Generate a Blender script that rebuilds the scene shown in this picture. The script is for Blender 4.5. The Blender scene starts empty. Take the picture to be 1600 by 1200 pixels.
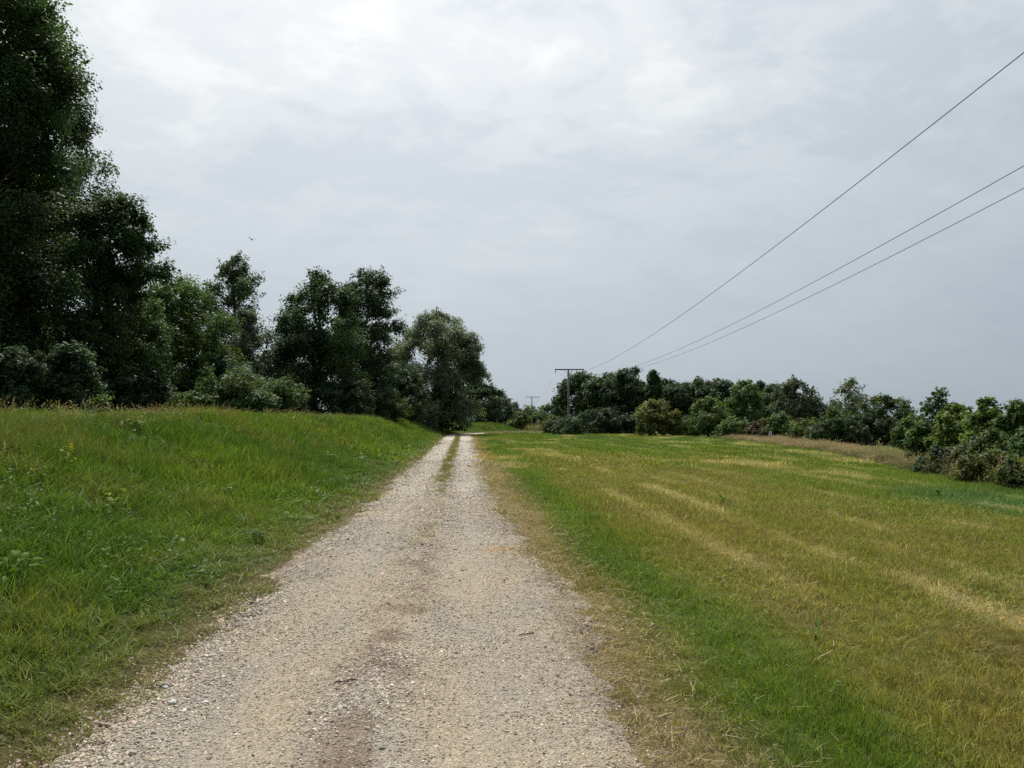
import bpy, math, random
import numpy as np

# ------------------------------------------------------------------ camera
scene = bpy.context.scene
COL = scene.collection
EYE = 1.65
cam_data = bpy.data.cameras.new("camera")
cam_data.sensor_width = 36.0
cam_data.lens = 1110.0 / 1600.0 * 36.0
cam_data.clip_start = 0.05
cam_data.clip_end = 9000.0
cam = bpy.data.objects.new("camera", cam_data)
COL.objects.link(cam)
cam.location = (0.0, 0.0, EYE)
cam.rotation_euler = (math.radians(90.0 + 2.99), 0.0, -math.radians(3.92))
scene.camera = cam

# ------------------------------------------------------------------ sky and sun
SUN_ELEV = math.radians(57.0)
SUN_AZ = math.radians(-9.0)          # measured from +Y towards +X: a little left of straight ahead
SUN_DIR = (math.sin(SUN_AZ) * math.cos(SUN_ELEV), math.cos(SUN_AZ) * math.cos(SUN_ELEV), math.sin(SUN_ELEV))

world = bpy.data.worlds.new("World")
scene.world = world
world.use_nodes = True
wt = world.node_tree
wt.nodes.clear()


def nd(tree, kind, **kw):
    n = tree.nodes.new(kind)
    for k, v in kw.items():
        setattr(n, k, v)
    return n


def math_node(tree, op, a, b=None, clamp=False):
    n = tree.nodes.new("ShaderNodeMath")
    n.operation = op
    n.use_clamp = clamp
    for i, v in enumerate((a, b)):
        if v is None:
            continue
        if isinstance(v, (int, float)):
            n.inputs[i].default_value = v
        else:
            tree.links.new(v, n.inputs[i])
    return n.outputs[0]


def ramp(tree, fac, stops, interp="LINEAR"):
    n = tree.nodes.new("ShaderNodeValToRGB")
    cr = n.color_ramp
    cr.interpolation = interp
    while len(cr.elements) < len(stops):
        cr.elements.new(0.5)
    for e, (p, c) in zip(cr.elements, stops):
        e.position = p
        e.color = c if len(c) == 4 else (*c, 1.0)
    tree.links.new(fac, n.inputs[0])
    return n.outputs[0]


def mixc(tree, fac, a, b, blend="MIX"):
    n = tree.nodes.new("ShaderNodeMix")
    n.data_type = "RGBA"
    n.blend_type = blend
    for s, v in ((0, fac), (6, a), (7, b)):
        if isinstance(v, (int, float)):
            n.inputs[s].default_value = v
        elif isinstance(v, tuple):
            n.inputs[s].default_value = v if len(v) == 4 else (*v, 1.0)
        else:
            tree.links.new(v, n.inputs[s])
    return n.outputs[2]


def noise(tree, vec, scale, detail=4.0, rough=0.5, dist=0.0):
    n = tree.nodes.new("ShaderNodeTexNoise")
    n.inputs["Scale"].default_value = scale
    n.inputs["Detail"].default_value = detail
    n.inputs["Roughness"].default_value = rough
    n.inputs["Distortion"].default_value = dist
    if vec is not None:
        tree.links.new(vec, n.inputs["Vector"])
    return n.outputs["Fac"]


sky = nd(wt, "ShaderNodeTexSky", sky_type="NISHITA", sun_disc=False)
sky.sun_elevation = SUN_ELEV
sky.sun_rotation = SUN_AZ
sky.dust_density = 3.0
tc = nd(wt, "ShaderNodeTexCoord")
sep = nd(wt, "ShaderNodeSeparateXYZ")
wt.links.new(tc.outputs["Generated"], sep.inputs[0])
zc = math_node(wt, "ADD", math_node(wt, "MAXIMUM", sep.outputs[2], 0.0), 0.22)
comb = nd(wt, "ShaderNodeCombineXYZ")
wt.links.new(math_node(wt, "DIVIDE", sep.outputs[0], zc), comb.inputs[0])
wt.links.new(math_node(wt, "DIVIDE", sep.outputs[1], zc), comb.inputs[1])
mp = nd(wt, "ShaderNodeMapping")
mp.inputs["Rotation"].default_value = (0, 0, math.radians(-32))
mp.inputs["Scale"].default_value = (1.15, 1.45, 1.0)
mp.inputs["Location"].default_value = (3.1, 0.35, 0.0)
wt.links.new(comb.outputs[0], mp.inputs["Vector"])
n_big = noise(wt, mp.outputs[0], 0.95, 3.0, 0.5, 0.2)
n_fine = noise(wt, mp.outputs[0], 4.2, 9.0, 0.64, 0.25)
# veil of high cloud: brighter round the hidden sun, grey-blue away from it
dotn = nd(wt, "ShaderNodeVectorMath", operation="DOT_PRODUCT")
wt.links.new(tc.outputs["Generated"], dotn.inputs[0])
dotn.inputs[1].default_value = SUN_DIR
veil = ramp(wt, math_node(wt, "MAXIMUM", dotn.outputs["Value"], 0.0),
            [(0.0, (0.325, 0.366, 0.412)), (0.42, (0.375, 0.425, 0.468)), (0.62, (0.49, 0.537, 0.57)),
             (0.80, (0.63, 0.665, 0.69)), (0.93, (0.80, 0.825, 0.84)), (1.0, (0.92, 0.93, 0.94))])
puff = mixc(wt, 1.0, veil, (1.24, 1.215, 1.18), "MULTIPLY")
thin = mixc(wt, 1.0, veil, (0.93, 0.955, 0.985), "MULTIPLY")
cl = math_node(wt, "ADD", math_node(wt, "MULTIPLY", n_big, 0.62), math_node(wt, "MULTIPLY", n_fine, 0.52))
# the broken puffy part of the layer lies higher up; low down the layer is smooth
hi = ramp(wt, sep.outputs[2], [(0.04, (0.10,) * 3), (0.22, (0.35,) * 3), (0.40, (1.0,) * 3)])
cmask = ramp(wt, cl, [(0.47, (0.0,) * 3), (0.58, (0.45,) * 3), (0.70, (1.0,) * 3)], "EASE")
cmask = mixc(wt, 1.0, cmask, hi, "MULTIPLY")
layer = mixc(wt, cmask, thin, puff)
layer10 = mixc(wt, 1.0, layer, (10.0, 10.0, 10.0), "MULTIPLY")
both = mixc(wt, 0.93, sky.outputs[0], layer10)
bg = nd(wt, "ShaderNodeBackground")
bg.inputs["Strength"].default_value = 0.10
wt.links.new(both, bg.inputs["Color"])
wo = nd(wt, "ShaderNodeOutputWorld")
wt.links.new(bg.outputs[0], wo.inputs["Surface"])

sun_data = bpy.data.lights.new("sun", "SUN")
sun_data.energy = 5.0
sun_data.angle = math.radians(1.6)
sun_data.color = (1.0, 0.955, 0.88)
sun = bpy.data.objects.new("sun", sun_data)
COL.objects.link(sun)
sun.rotation_euler = (math.pi / 2 - SUN_ELEV, 0.0, math.pi - SUN_AZ)

scene.cycles.use_denoising = False
scene.view_settings.view_transform = "Standard"
scene.view_settings.look = "None"
scene.view_settings.exposure = 0.18
scene.view_settings.gamma = 1.0
scene.view_settings.use_curve_mapping = False

rng = np.random.default_rng(7)
random.seed(7)


# ------------------------------------------------------------------ numeric helpers
def vnoise(x, y, seed=0):
    x = np.asarray(x, float)
    y = np.asarray(y, float)
    xi = np.floor(x).astype(np.int64)
    yi = np.floor(y).astype(np.int64)
    fx = x - xi
    fy = y - yi
    fx = fx * fx * (3 - 2 * fx)
    fy = fy * fy * (3 - 2 * fy)

    def h(a, b):
        n = (a * 374761393 + b * 668265263 + seed * 1442695041) & 0xFFFFFFFF
        n = ((n ^ (n >> 13)) * 1274126177) & 0xFFFFFFFF
        n = n ^ (n >> 16)
        return (n & 0xFFFFFF) / float(0xFFFFFF)

    a = h(xi, yi) * (1 - fx) + h(xi + 1, yi) * fx
    b = h(xi, yi + 1) * (1 - fx) + h(xi + 1, yi + 1) * fx
    return a * (1 - fy) + b * fy


def fbm(x, y, seed=0, octv=4):
    s = 0.0
    a = 0.5
    t = 0.0
    for i in range(octv):
        s = s + a * vnoise(np.asarray(x) * 2 ** i, np.asarray(y) * 2 ** i, seed + i * 17)
        t += a
        a *= 0.5
    return s / t


def sstep(a, b, x):
    t = np.clip((np.asarray(x, float) - a) / (b - a), 0, 1)
    return t * t * (3 - 2 * t)


def lerp(a, b, w):
    a = np.asarray(a, float)
    b = np.asarray(b, float)
    w = np.asarray(w, float)
    return a * (1 - w[..., None]) + b * w[..., None]


# the track runs along +Y, then bends right round a 25 m circle
BEND_Y, BEND_R, TRACK_X = 84.0, 25.0, -0.57
BC = (TRACK_X + BEND_R, BEND_Y)


def track_t(x, y):
    """lateral distance from the track's centre line (left negative) and turning angle"""
    x = np.asarray(x, float)
    y = np.asarray(y, float)
    r = np.hypot(x - BC[0], y - BC[1])
    t_arc = BEND_R - r
    ang = np.arctan2(y - BC[1], BC[0] - x)
    arc = (y > BEND_Y)
    t = np.where(arc, t_arc, x - TRACK_X)
    return t, np.where(arc, ang, 0.0)


def height(x, y):
    t, ang = track_t(x, y)
    u = -t
    bankh = 1.72 - 0.42 * sstep(80, 96, y) - 0.24 * (1 - sstep(7, 22, y))
    prof = 0.10 * sstep(1.45, 2.3, u) + 0.90 * sstep(1.9, 6.6, u) ** 0.92
    back = 1.0 - 0.80 * sstep(10.0, 16.0, u)
    fade = 1.0 - sstep(math.radians(50), math.radians(60), ang)
    z = bankh * prof * back * fade
    rough = (fbm(np.asarray(x) * 1.3, np.asarray(y) * 1.3, 3, 3) - 0.5)
    z = z + rough * (0.09 * sstep(1.8, 3.5, u) * fade + 0.05 * sstep(1.6, 3.0, t))
    z = z - 0.05 * sstep(1.5, 2.6, t)
    return z


def hz(x, y):
    return float(height(np.array([x]), np.array([y]))[0])


def hedge_x(y):
    """field edge on the right"""
    return np.interp(y, [-20, 8, 16.4, 21.5, 38, 66, 87, 105, 300], [12.3, 13.0, 13.6, 14.6, 19.6, 25.0, 22.0, 16.0, 16.0])


# ------------------------------------------------------------------ mesh helpers
def new_mesh(name, verts, faces=None, tints=None, smooth=False, loops=None, sizes=None):
    """faces: (n,k) int array with one k"""
    me = bpy.data.meshes.new(name)
    verts = np.ascontiguousarray(verts, dtype=np.float32)
    me.vertices.add(len(verts))
    me.vertices.foreach_set("co", verts.ravel())
    if faces is not None and len(faces):
        faces = np.ascontiguousarray(faces, dtype=np.int32)
        n, k = faces.shape
        me.loops.add(n * k)
        me.loops.foreach_set("vertex_index", faces.ravel())
        me.polygons.add(n)
        me.polygons.foreach_set("loop_start", np.arange(0, n * k, k, dtype=np.int32))
        if smooth:
            me.polygons.foreach_set("use_smooth", np.ones(n, dtype=bool))
        me.update(calc_edges=True)
        if tints is not None:
            dom = "FACE" if len(tints) == n and len(tints) != len(verts) else "POINT"
            at = me.attributes.new("tint", "FLOAT_COLOR", dom)
            c = np.ones((len(tints), 4), dtype=np.float32)
            c[:, :3] = tints
            at.data.foreach_set("color", c.ravel())
    else:
        me.update()
    return me


def add_obj(name, me, mat=None, parent=None, loc=None, rot=None):
    o = bpy.data.objects.new(name, me)
    COL.objects.link(o)
    if mat is not None and me is not None and not me.materials:
        me.materials.append(mat)
    if parent is not None:
        o.parent = parent
    if loc is not None:
        o.location = loc
    if rot is not None:
        o.rotation_euler = rot
    return o


def thing(name, label, cat, loc, rotz=0.0, group=None):
    o = bpy.data.objects.new(name, None)
    COL.objects.link(o)
    o.location = loc
    o.rotation_euler = (0, 0, rotz)
    o.empty_display_size = 0.2
    tag(o, label, cat, group)
    return o


def tag(o, label, cat=None, group=None, kind=None):
    o["label"] = label
    if cat:
        o["category"] = cat
    if group:
        o["group"] = group
    if kind:
        o["kind"] = kind
    return o


class MB:
    """collects quads and triangles of small built things"""

    def __init__(self):
        self.v = []
        self.f = []

    def tube(self, pts, radii, sides=6, cap=True):
        pts = np.asarray(pts, float)
        n = len(pts)
        base = len(self.v)
        tang = np.gradient(pts, axis=0)
        tang /= np.linalg.norm(tang, axis=1)[:, None] + 1e-9
        ref = np.array([0.0, 0.0, 1.0]) if abs(tang[0][2]) < 0.9 else np.array([1.0, 0.0, 0.0])
        for i in range(n):
            a = np.cross(tang[i], ref)
            a /= np.linalg.norm(a) + 1e-9
            b = np.cross(tang[i], a)
            for k in range(sides):
                th = 2 * math.pi * k / sides
                self.v.append(pts[i] + radii[i] * (math.cos(th) * a + math.sin(th) * b))
        for i in range(n - 1):
            for k in range(sides):
                k2 = (k + 1) % sides
                self.f.append((base + i * sides + k, base + i * sides + k2, base + (i + 1) * sides + k2, base + (i + 1) * sides + k))
        if cap:
            self.f.append(tuple(base + k for k in range(sides))[::-1])
            self.f.append(tuple(base + (n - 1) * sides + k for k in range(sides)))
        return self

    def box(self, c, s, bev=0.0):
        c = np.asarray(c, float)
        h = np.asarray(s, float) / 2
        base = len(self.v)
        for dz in (-1, 1):
            for dy in (-1, 1):
                for dx in (-1, 1):
                    self.v.append(c + h * (dx, dy, dz))
        for q in ((0, 2, 3, 1), (4, 5, 7, 6), (0, 1, 5, 4), (2, 6, 7, 3), (0, 4, 6, 2), (1, 3, 7, 5)):
            self.f.append(tuple(base + i for i in q))
        return self

    def lathe(self, prof, c=(0, 0, 0), sides=10):
        pts = [(c[0], c[1], c[2] + z) for r, z in prof]
        return self.tube(pts, [r for r, z in prof], sides)

    def build(self, name, mat, parent=None, smooth=True, loc=None, rot=None):
        me = bpy.data.meshes.new(name)
        me.from_pydata([tuple(map(float, p)) for p in self.v], [], self.f)
        if smooth:
            me.polygons.foreach_set("use_smooth", np.ones(len(me.polygons), dtype=bool))
        me.update()
        return add_obj(name, me, mat, parent, loc, rot)


# ------------------------------------------------------------------ materials
def new_mat(name):
    m = bpy.data.materials.new(name)
    m.use_nodes = True
    t = m.node_tree
    t.nodes.clear()
    out = t.nodes.new("ShaderNodeOutputMaterial")
    return m, t, out


def leafy(name, attr_type, trans=0.35, rough=0.5, spec=0.35, tmul=(1.25, 1.35, 0.75), vary=0.0):
    m, t, out = new_mat(name)
    a = nd(t, "ShaderNodeAttribute", attribute_name="tint", attribute_type=attr_type)
    col = a.outputs["Color"]
    if vary:
        b = nd(t, "ShaderNodeAttribute", attribute_name="blade", attribute_type="GEOMETRY")
        col = mixc(t, 1.0, col, b.outputs["Color"], "MULTIPLY")
    p = nd(t, "ShaderNodeBsdfPrincipled")
    t.links.new(col, p.inputs["Base Color"])
    p.inputs["Roughness"].default_value = rough
    p.inputs["Specular IOR Level"].default_value = spec
    tr = nd(t, "ShaderNodeBsdfTranslucent")
    t.links.new(mixc(t, 1.0, col, tmul, "MULTIPLY"), tr.inputs["Color"])
    mx = nd(t, "ShaderNodeMixShader")
    mx.inputs[0].default_value = trans
    t.links.new(p.outputs[0], mx.inputs[1])
    t.links.new(tr.outputs[0], mx.inputs[2])
    t.links.new(mx.outputs[0], out.inputs[0])
    return m


M_LEAF = leafy("foliage", "GEOMETRY", 0.40, 0.58, 0.20)
M_GRASS = leafy("grass_blades", "INSTANCER", 0.34, 0.55, 0.16, (1.15, 1.2, 0.7), vary=1)


def plain(name, col, rough=0.7, spec=0.3, nscale=0.0, col2=None, bump=0.0, metallic=0.0, coords="Object"):
    m, t, out = new_mat(name)
    p = nd(t, "ShaderNodeBsdfPrincipled")
    p.inputs["Roughness"].default_value = rough
    p.inputs["Specular IOR Level"].default_value = spec
    p.inputs["Metallic"].default_value = metallic
    p.inputs["Base Color"].default_value = (*col, 1)
    if nscale:
        c = nd(t, "ShaderNodeTexCoord")
        n = noise(t, c.outputs[coords], nscale, 6.0, 0.6)
        t.links.new(mixc(t, ramp(t, n, [(0.35, (0,) * 3), (0.65, (1,) * 3)]), col, col2 or tuple(0.6 * k for k in col)), p.inputs["Base Color"])
        if bump:
            b = nd(t, "ShaderNodeBump")
            b.inputs["Strength"].default_value = bump
            b.inputs["Distance"].default_value = 0.02
            t.links.new(n, b.inputs["Height"])
            t.links.new(b.outputs[0], p.inputs["Normal"])
    t.links.new(p.outputs[0], out.inputs[0])
    return m


M_BARK = plain("bark", (0.085, 0.07, 0.055), 0.9, 0.15, 6.0, (0.04, 0.035, 0.028), 0.8)
M_BARK_GREY = plain("grey_bark", (0.15, 0.14, 0.12), 0.9, 0.15, 6.0, (0.07, 0.062, 0.05), 0.8)
M_POLE = plain("weathered_pole", (0.20, 0.20, 0.17), 0.85, 0.2, 4.0, (0.13, 0.13, 0.105), 0.3)
M_STEEL = plain("galvanised_steel", (0.12, 0.13, 0.14), 0.55, 0.4, 9.0, (0.08, 0.085, 0.09), 0.1)
M_PORC = plain("insulator_glaze", (0.07, 0.05, 0.045), 0.25, 0.5)
M_WIRE = plain("conductor", (0.06, 0.062, 0.065), 0.6, 0.4)
M_BIRD = plain("dark_feathers", (0.025, 0.025, 0.03), 0.7, 0.2, 30.0, (0.05, 0.05, 0.05))
M_WOODPALE = plain("bleached_wood", (0.40, 0.34, 0.25), 0.85, 0.2, 30.0, (0.26, 0.21, 0.15), 0.5)
M_WOODDARK = plain("dark_twig", (0.085, 0.055, 0.04), 0.9, 0.2, 30.0, (0.05, 0.035, 0.03), 0.5)
M_WHITE = plain("weathered_white", (0.55, 0.57, 0.58), 0.7, 0.3, 14.0, (0.38, 0.40, 0.41), 0.2)
M_BLOSSOM = plain("cream_blossom", (0.62, 0.60, 0.44), 0.8, 0.2)
M_YELLOW = plain("yellow_petals", (0.50, 0.45, 0.03), 0.7, 0.2)


def ground_mat(name, scale, c_mul2, bump):
    m, t, out = new_mat(name)
    a = nd(t, "ShaderNodeAttribute", attribute_name="tint", attribute_type="GEOMETRY")
    c = nd(t, "ShaderNodeTexCoord")
    n1 = noise(t, c.outputs["Object"], scale, 8.0, 0.68)
    n2 = noise(t, c.outputs["Object"], scale * 0.16, 5.0, 0.6)
    col = mixc(t, ramp(t, n1, [(0.34, (0,) * 3), (0.68, (1,) * 3)]), mixc(t, 1.0, a.outputs["Color"], c_mul2, "MULTIPLY"), a.outputs["Color"])
    col = mixc(t, 1.0, col, ramp(t, n2, [(0.3, (0.78, 0.80, 0.75)), (0.7, (1.18, 1.15, 1.10))]), "MULTIPLY")
    p = nd(t, "ShaderNodeBsdfPrincipled")
    t.links.new(col, p.inputs["Base Color"])
    p.inputs["Roughness"].default_value = 0.95
    p.inputs["Specular IOR Level"].default_value = 0.1
    b = nd(t, "ShaderNodeBump")
    b.inputs["Strength"].default_value = bump
    b.inputs["Distance"].default_value = 0.05
    t.links.new(n1, b.inputs["Height"])
    t.links.new(b.outputs[0], p.inputs["Normal"])
    t.links.new(p.outputs[0], out.inputs[0])
    return m


M_SOIL = ground_mat("turf_soil", 22.0, (0.45, 0.48, 0.42), 1.0)

# ------------------------------------------------------------------ colour fields (real colours of the sward)
C_GREEN = np.array([0.128, 0.188, 0.024])
C_LUSH = np.array([0.078, 0.140, 0.018])
C_TEAL = np.array([0.070, 0.150, 0.050])
C_OLIVE = np.array([0.220, 0.205, 0.052])
C_BROWN = np.array([0.185, 0.150, 0.066])
C_STRAW = np.array([0.430, 0.370, 0.170])


def field_tint(x, y):
    x = np.asarray(x, float)
    y = np.asarray(y, float)
    t, _ = track_t(x, y)
    n1 = fbm(x * 0.55, y * 0.16, 11, 4)
    n2 = fbm(x * 1.7, y * 0.8, 12, 4)
    n3 = fbm(x * 0.16, y * 0.07, 13, 3)
    wob = (fbm(x * 0.3, y * 0.12, 14, 3) - 0.5)
    xw = t - 0.57 + 1.3 * wob
    he = hedge_x(y) - x
    near = 1 - sstep(22, 45, y)
    band = 0.08 + 0.80 * sstep(1.9, 3.3, xw) * (1 - 0.60 * sstep(6.8, 9.0, xw))
    far = -0.06 + 0.75 * (fbm(x * 0.22, y * 0.10, 15, 4) - 0.35)
    far = far * sstep(1.6, 3.0, xw)
    dry = band * near + far * (1 - near)
    dry = np.clip(dry + 0.75 * (n1 - 0.5) + 0.5 * (n2 - 0.5), 0, 1)
    dry = dry * (1 - 0.85 * (1 - sstep(0.4, 3.0, he)))
    col = lerp(C_GREEN, C_OLIVE, dry)
    col = lerp(col, np.broadcast_to(C_BROWN, col.shape), np.clip((n2 - 0.55) * 3.0, 0, 1) * sstep(0.45, 0.8, dry) * 0.6)
    teal = sstep(0.50, 0.66, n3) * (1 - sstep(0.35, 0.6, dry)) * sstep(1.5, 3, xw)
    col = lerp(col, np.broadcast_to(C_TEAL, col.shape), teal * 0.7)
    lush = (1 - sstep(0.18, 0.4, dry)) * sstep(0.42, 0.6, n1)
    col = lerp(col, np.broadcast_to(C_LUSH, col.shape), lush * 0.6)
    # raked hay rows along the mowing direction
    row = np.zeros_like(x)
    for cx, w, k in ((3.45, 0.16, 0.65), (4.75, 0.19, 0.95), (5.7, 0.14, 0.45), (6.6, 0.16, 0.5), (8.3, 0.18, 0.45), (10.4, 0.22, 0.6), (12.0, 0.22, 0.5), (14.0, 0.3, 0.5), (17.0, 0.4, 0.5)):
        d = (xw - 1.3 * wob + 0.35 * wob - cx) / w
        row = np.maximum(row, k * np.exp(-d * d))
    row = row * sstep(0.36, 0.56, fbm(x * 1.2, y * 0.45, 19, 4)) * (1 - sstep(60, 90, y))
    pat = sstep(0.57, 0.72, fbm(x * 0.5, y * 0.22, 21, 4)) * sstep(10, 26, y) * 0.8
    strawm = np.clip(np.maximum(row, pat), 0, 1)
    col = lerp(col, np.broadcast_to(C_STRAW, col.shape), strawm)
    verge = (1 - sstep(1.55, 2.35, t + 0.5 * (fbm(x * 1.2, y * 0.8, 23, 3) - 0.5) * 1.2))
    vcol = lerp(np.array([0.33, 0.255, 0.095]), np.array([0.20, 0.17, 0.05]), sstep(0.4, 0.6, n2))
    col = lerp(col * 1.06, vcol, verge * 0.85)
    return col


def bank_tint(x, y):
    x = np.asarray(x, float)
    y = np.asarray(y, float)
    t, _ = track_t(x, y)
    u = -t
    n1 = fbm(x * 0.5, y * 0.3, 31, 4)
    n2 = fbm(x * 1.6, y * 1.1, 32, 4)
    col = lerp(C_LUSH * 1.08, C_GREEN * np.array([1.0, 1.04, 0.9]), sstep(0.35, 0.65, n1))
    col = lerp(col, np.broadcast_to(C_OLIVE * 0.95, col.shape), sstep(0.52, 0.72, n2) * 0.35)
    crest = sstep(4.2, 6.2, u + 1.5 * (n1 - 0.5)) * (1 - 0.6 * sstep(16, 34, y))
    col = lerp(col, np.broadcast_to(np.array([0.170, 0.155, 0.050]), col.shape), crest * sstep(0.40, 0.62, n2) * 0.6)
    verge = 1 - sstep(1.55, 2.2, u + 0.9 * (n2 - 0.5))
    col = lerp(col, np.broadcast_to(np.array([0.19, 0.165, 0.055]), col.shape), verge * 0.6)
    return col


def sward_tint(x, y):
    t, _ = track_t(x, y)
    c = np.where((t < 0)[..., None], bank_tint(x, y), field_tint(x, y))
    m = 1 - sstep(1.5, 2.15, np.abs(t) + np.where(t < 0, 0.32, 0.0) + 0.7 * (fbm(np.asarray(x) * 2.3, np.asarray(y) * 1.6, 29, 3) - 0.5))
    return lerp(c, np.broadcast_to(np.array([0.40, 0.30, 0.165]), c.shape), m)


# ------------------------------------------------------------------ ground sheets
def axis(parts):
    out = []
    for a, b, st in parts:
        out.append(np.arange(a, b, st))
    return np.concatenate(out + [[parts[-1][1]]])


gx = axis([(-160, -40, 6.0), (-40, -14, 1.0), (-14, 5, 0.16), (5, 16, 0.35), (16, 40, 1.0), (40, 170, 6.0)])
gy = axis([(-30, 0, 2.0), (0, 14, 0.16), (14, 32, 0.4), (32, 130, 0.9), (130, 300, 6.0)])
GX, GY = np.meshgrid(gx, gy)
GZ = height(GX, GY)
tint = sward_tint(GX, GY).reshape(-1, 3)
tint = tint * np.where(track_t(GX, GY)[0] < 0, 0.45, 0.62).reshape(-1, 1) + np.array([0.02, 0.014, 0.006])
gv = np.stack([GX, GY, GZ], -1).reshape(-1, 3)
ny, nx = GX.shape
ii, jj = np.meshgrid(np.arange(ny - 1), np.arange(nx - 1), indexing="ij")
q = np.stack([ii * nx + jj, ii * nx + jj + 1, (ii + 1) * nx + jj + 1, (ii + 1) * nx + jj], -1).reshape(-1, 4)
qc = gv[q].mean(1)
qt, qa = track_t(qc[:, 0], qc[:, 1])
is_bank = (qt < -0.3) & (qa < math.radians(62)) & (qc[:, 0] < 12)


def sub_sheet(name, mask, label):
    f = q[mask]
    used, inv = np.unique(f, return_inverse=True)
    me = new_mesh(name, gv[used], inv.reshape(-1, 4), tint[used], smooth=True)
    o = add_obj(name, me, M_SOIL)
    tag(o, label, None, None, "structure")
    return o


sub_sheet("grassy_bank", is_bank, "green grassy embankment rising left of the gravel track")
sub_sheet("meadow", ~is_bank, "mown green and yellow meadow right of the gravel track")

far = 3500.0
fv = np.array([[-far, -far, -0.4], [far, -far, -0.4], [far, far, -0.4], [-far, far, -0.4]])
far_me = new_mesh("ground", fv, np.array([[0, 1, 2, 3]]), np.tile([0.06, 0.085, 0.02], (4, 1)))
tag(add_obj("ground", far_me, M_SOIL), "flat green land running on to the horizon", None, None, "structure")

# gravel track strip, in (along, across) coordinates
s_along = axis([(-12, 0, 1.0), (0, 12, 0.06), (12, 40, 0.25), (40, 84, 1.0)])
ang_s = np.linspace(0, math.radians(115), 90)
t_cross = np.concatenate([np.linspace(-2.1, -1.0, 26), np.linspace(-0.96, 0.96, 45), np.linspace(1.0, 2.1, 26)])


def narrowing(s):
    """the gravel is narrower some way on, where grass creeps in from the right"""
    return sstep(5.5, 13, s) * (1 - 0.6 * sstep(30, 55, s))


def track_z(s, t):
    rut = -0.028 * np.exp(-((t - 0.62) / 0.30) ** 2) - 0.028 * np.exp(-((t + 0.62) / 0.30) ** 2)
    crown = 0.035 * np.exp(-(t / 0.35) ** 2)
    lim = np.where(t < 0, 1.33 - 0.10 * narrowing(s), 1.48 - 0.30 * narrowing(s)) + 0.6 * (fbm(s * 0.9 + 40 * np.sign(t), np.sign(t) * 3.0, 44, 4) - 0.5) + 0.35 * (fbm(s * 6.0, t * 6.0, 45, 2) - 0.5)
    edge = -0.10 * sstep(lim - 0.12, lim + 0.30, np.abs(t))
    n = 0.022 * (fbm(s * 1.5, t * 3.0, 41, 4) - 0.5) + 0.010 * (fbm(s * 9.0, t * 9.0, 43, 3) - 0.5)
    return 0.035 + rut + crown + edge + n


S, T = np.meshgrid(s_along, t_cross, indexing="ij")
wv1 = np.stack([TRACK_X + T, S, track_z(S, T)], -1)
A, T2 = np.meshgrid(ang_s[1:], t_cross, indexing="ij")
R2 = BEND_R - T2
wv2 = np.stack([BC[0] - R2 * np.cos(A), BC[1] + R2 * np.sin(A), track_z(BEND_Y + A * BEND_R, T2)], -1)
tv = np.concatenate([wv1, wv2], 0)
# ragged outer edge
edge_n = (fbm(np.arange(tv.shape[0]) * 0.11, np.zeros(tv.shape[0]), 47, 4) - 0.5)
n_s, n_t, _ = tv.shape
ii, jj = np.meshgrid(np.arange(n_s - 1), np.arange(n_t - 1), indexing="ij")
tq = np.stack([ii * n_t + jj, ii * n_t + jj + 1, (ii + 1) * n_t + jj + 1, (ii + 1) * n_t + jj], -1).reshape(-1, 4)
tS = np.concatenate([S, BEND_Y + A * BEND_R], 0)
tT = np.concatenate([T, T2], 0)


def track_tint(s, t):
    n1 = fbm(s * 0.7, t * 2.2, 51, 4)
    n2 = fbm(s * 2.6, t * 4.0, 52, 4)
    pale = np.array([0.43, 0.395, 0.34])
    tan = np.array([0.355, 0.300, 0.222])
    grey = np.array([0.325, 0.288, 0.233])
    rut = np.exp(-((np.abs(t) - 0.62) / 0.32) ** 2)
    col = lerp(grey, tan, sstep(0.35, 0.65, n1))
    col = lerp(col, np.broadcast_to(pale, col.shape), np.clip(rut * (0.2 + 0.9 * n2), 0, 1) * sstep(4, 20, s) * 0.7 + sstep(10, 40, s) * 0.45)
    # leaf mould and old litter on the crown and along the left edge
    lit = np.exp(-((t - 0.05) / 0.22) ** 2) * sstep(0.45, 0.66, n2) * (1 - sstep(7, 16, s)) * 0.8
    lit = np.maximum(lit, sstep(1.15, 1.5, -t) * sstep(0.38, 0.6, n2) * 0.8)
    lit = np.maximum(lit, sstep(1.2, 1.55, t) * sstep(0.42, 0.62, n2) * 0.6)
    col = lerp(col, np.broadcast_to(np.array([0.155, 0.095, 0.06]), col.shape), lit * 0.75)
    # green tinge of the grown-over middle further on
    g = np.exp(-((t - 0.02) / 0.17) ** 2) * sstep(10, 24, s) * (0.35 + 0.65 * sstep(0.35, 0.6, n2))
    col = lerp(col, np.broadcast_to(np.array([0.15, 0.17, 0.05]), col.shape), g * 0.7)
    # rust-coloured patch of spilled sand
    d = np.hypot((t - 1.03) / 0.30, (s - 9.05) / 0.22) + 0.9 * (n2 - 0.5)
    col = lerp(col, np.broadcast_to(np.array([0.40, 0.245, 0.115]), col.shape), (1 - sstep(0.35, 1.25, d)) * 0.70)
    return col


tme = new_mesh("gravel_track", tv.reshape(-1, 3), tq, track_tint(tS, tT).reshape(-1, 3), smooth=True)


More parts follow.
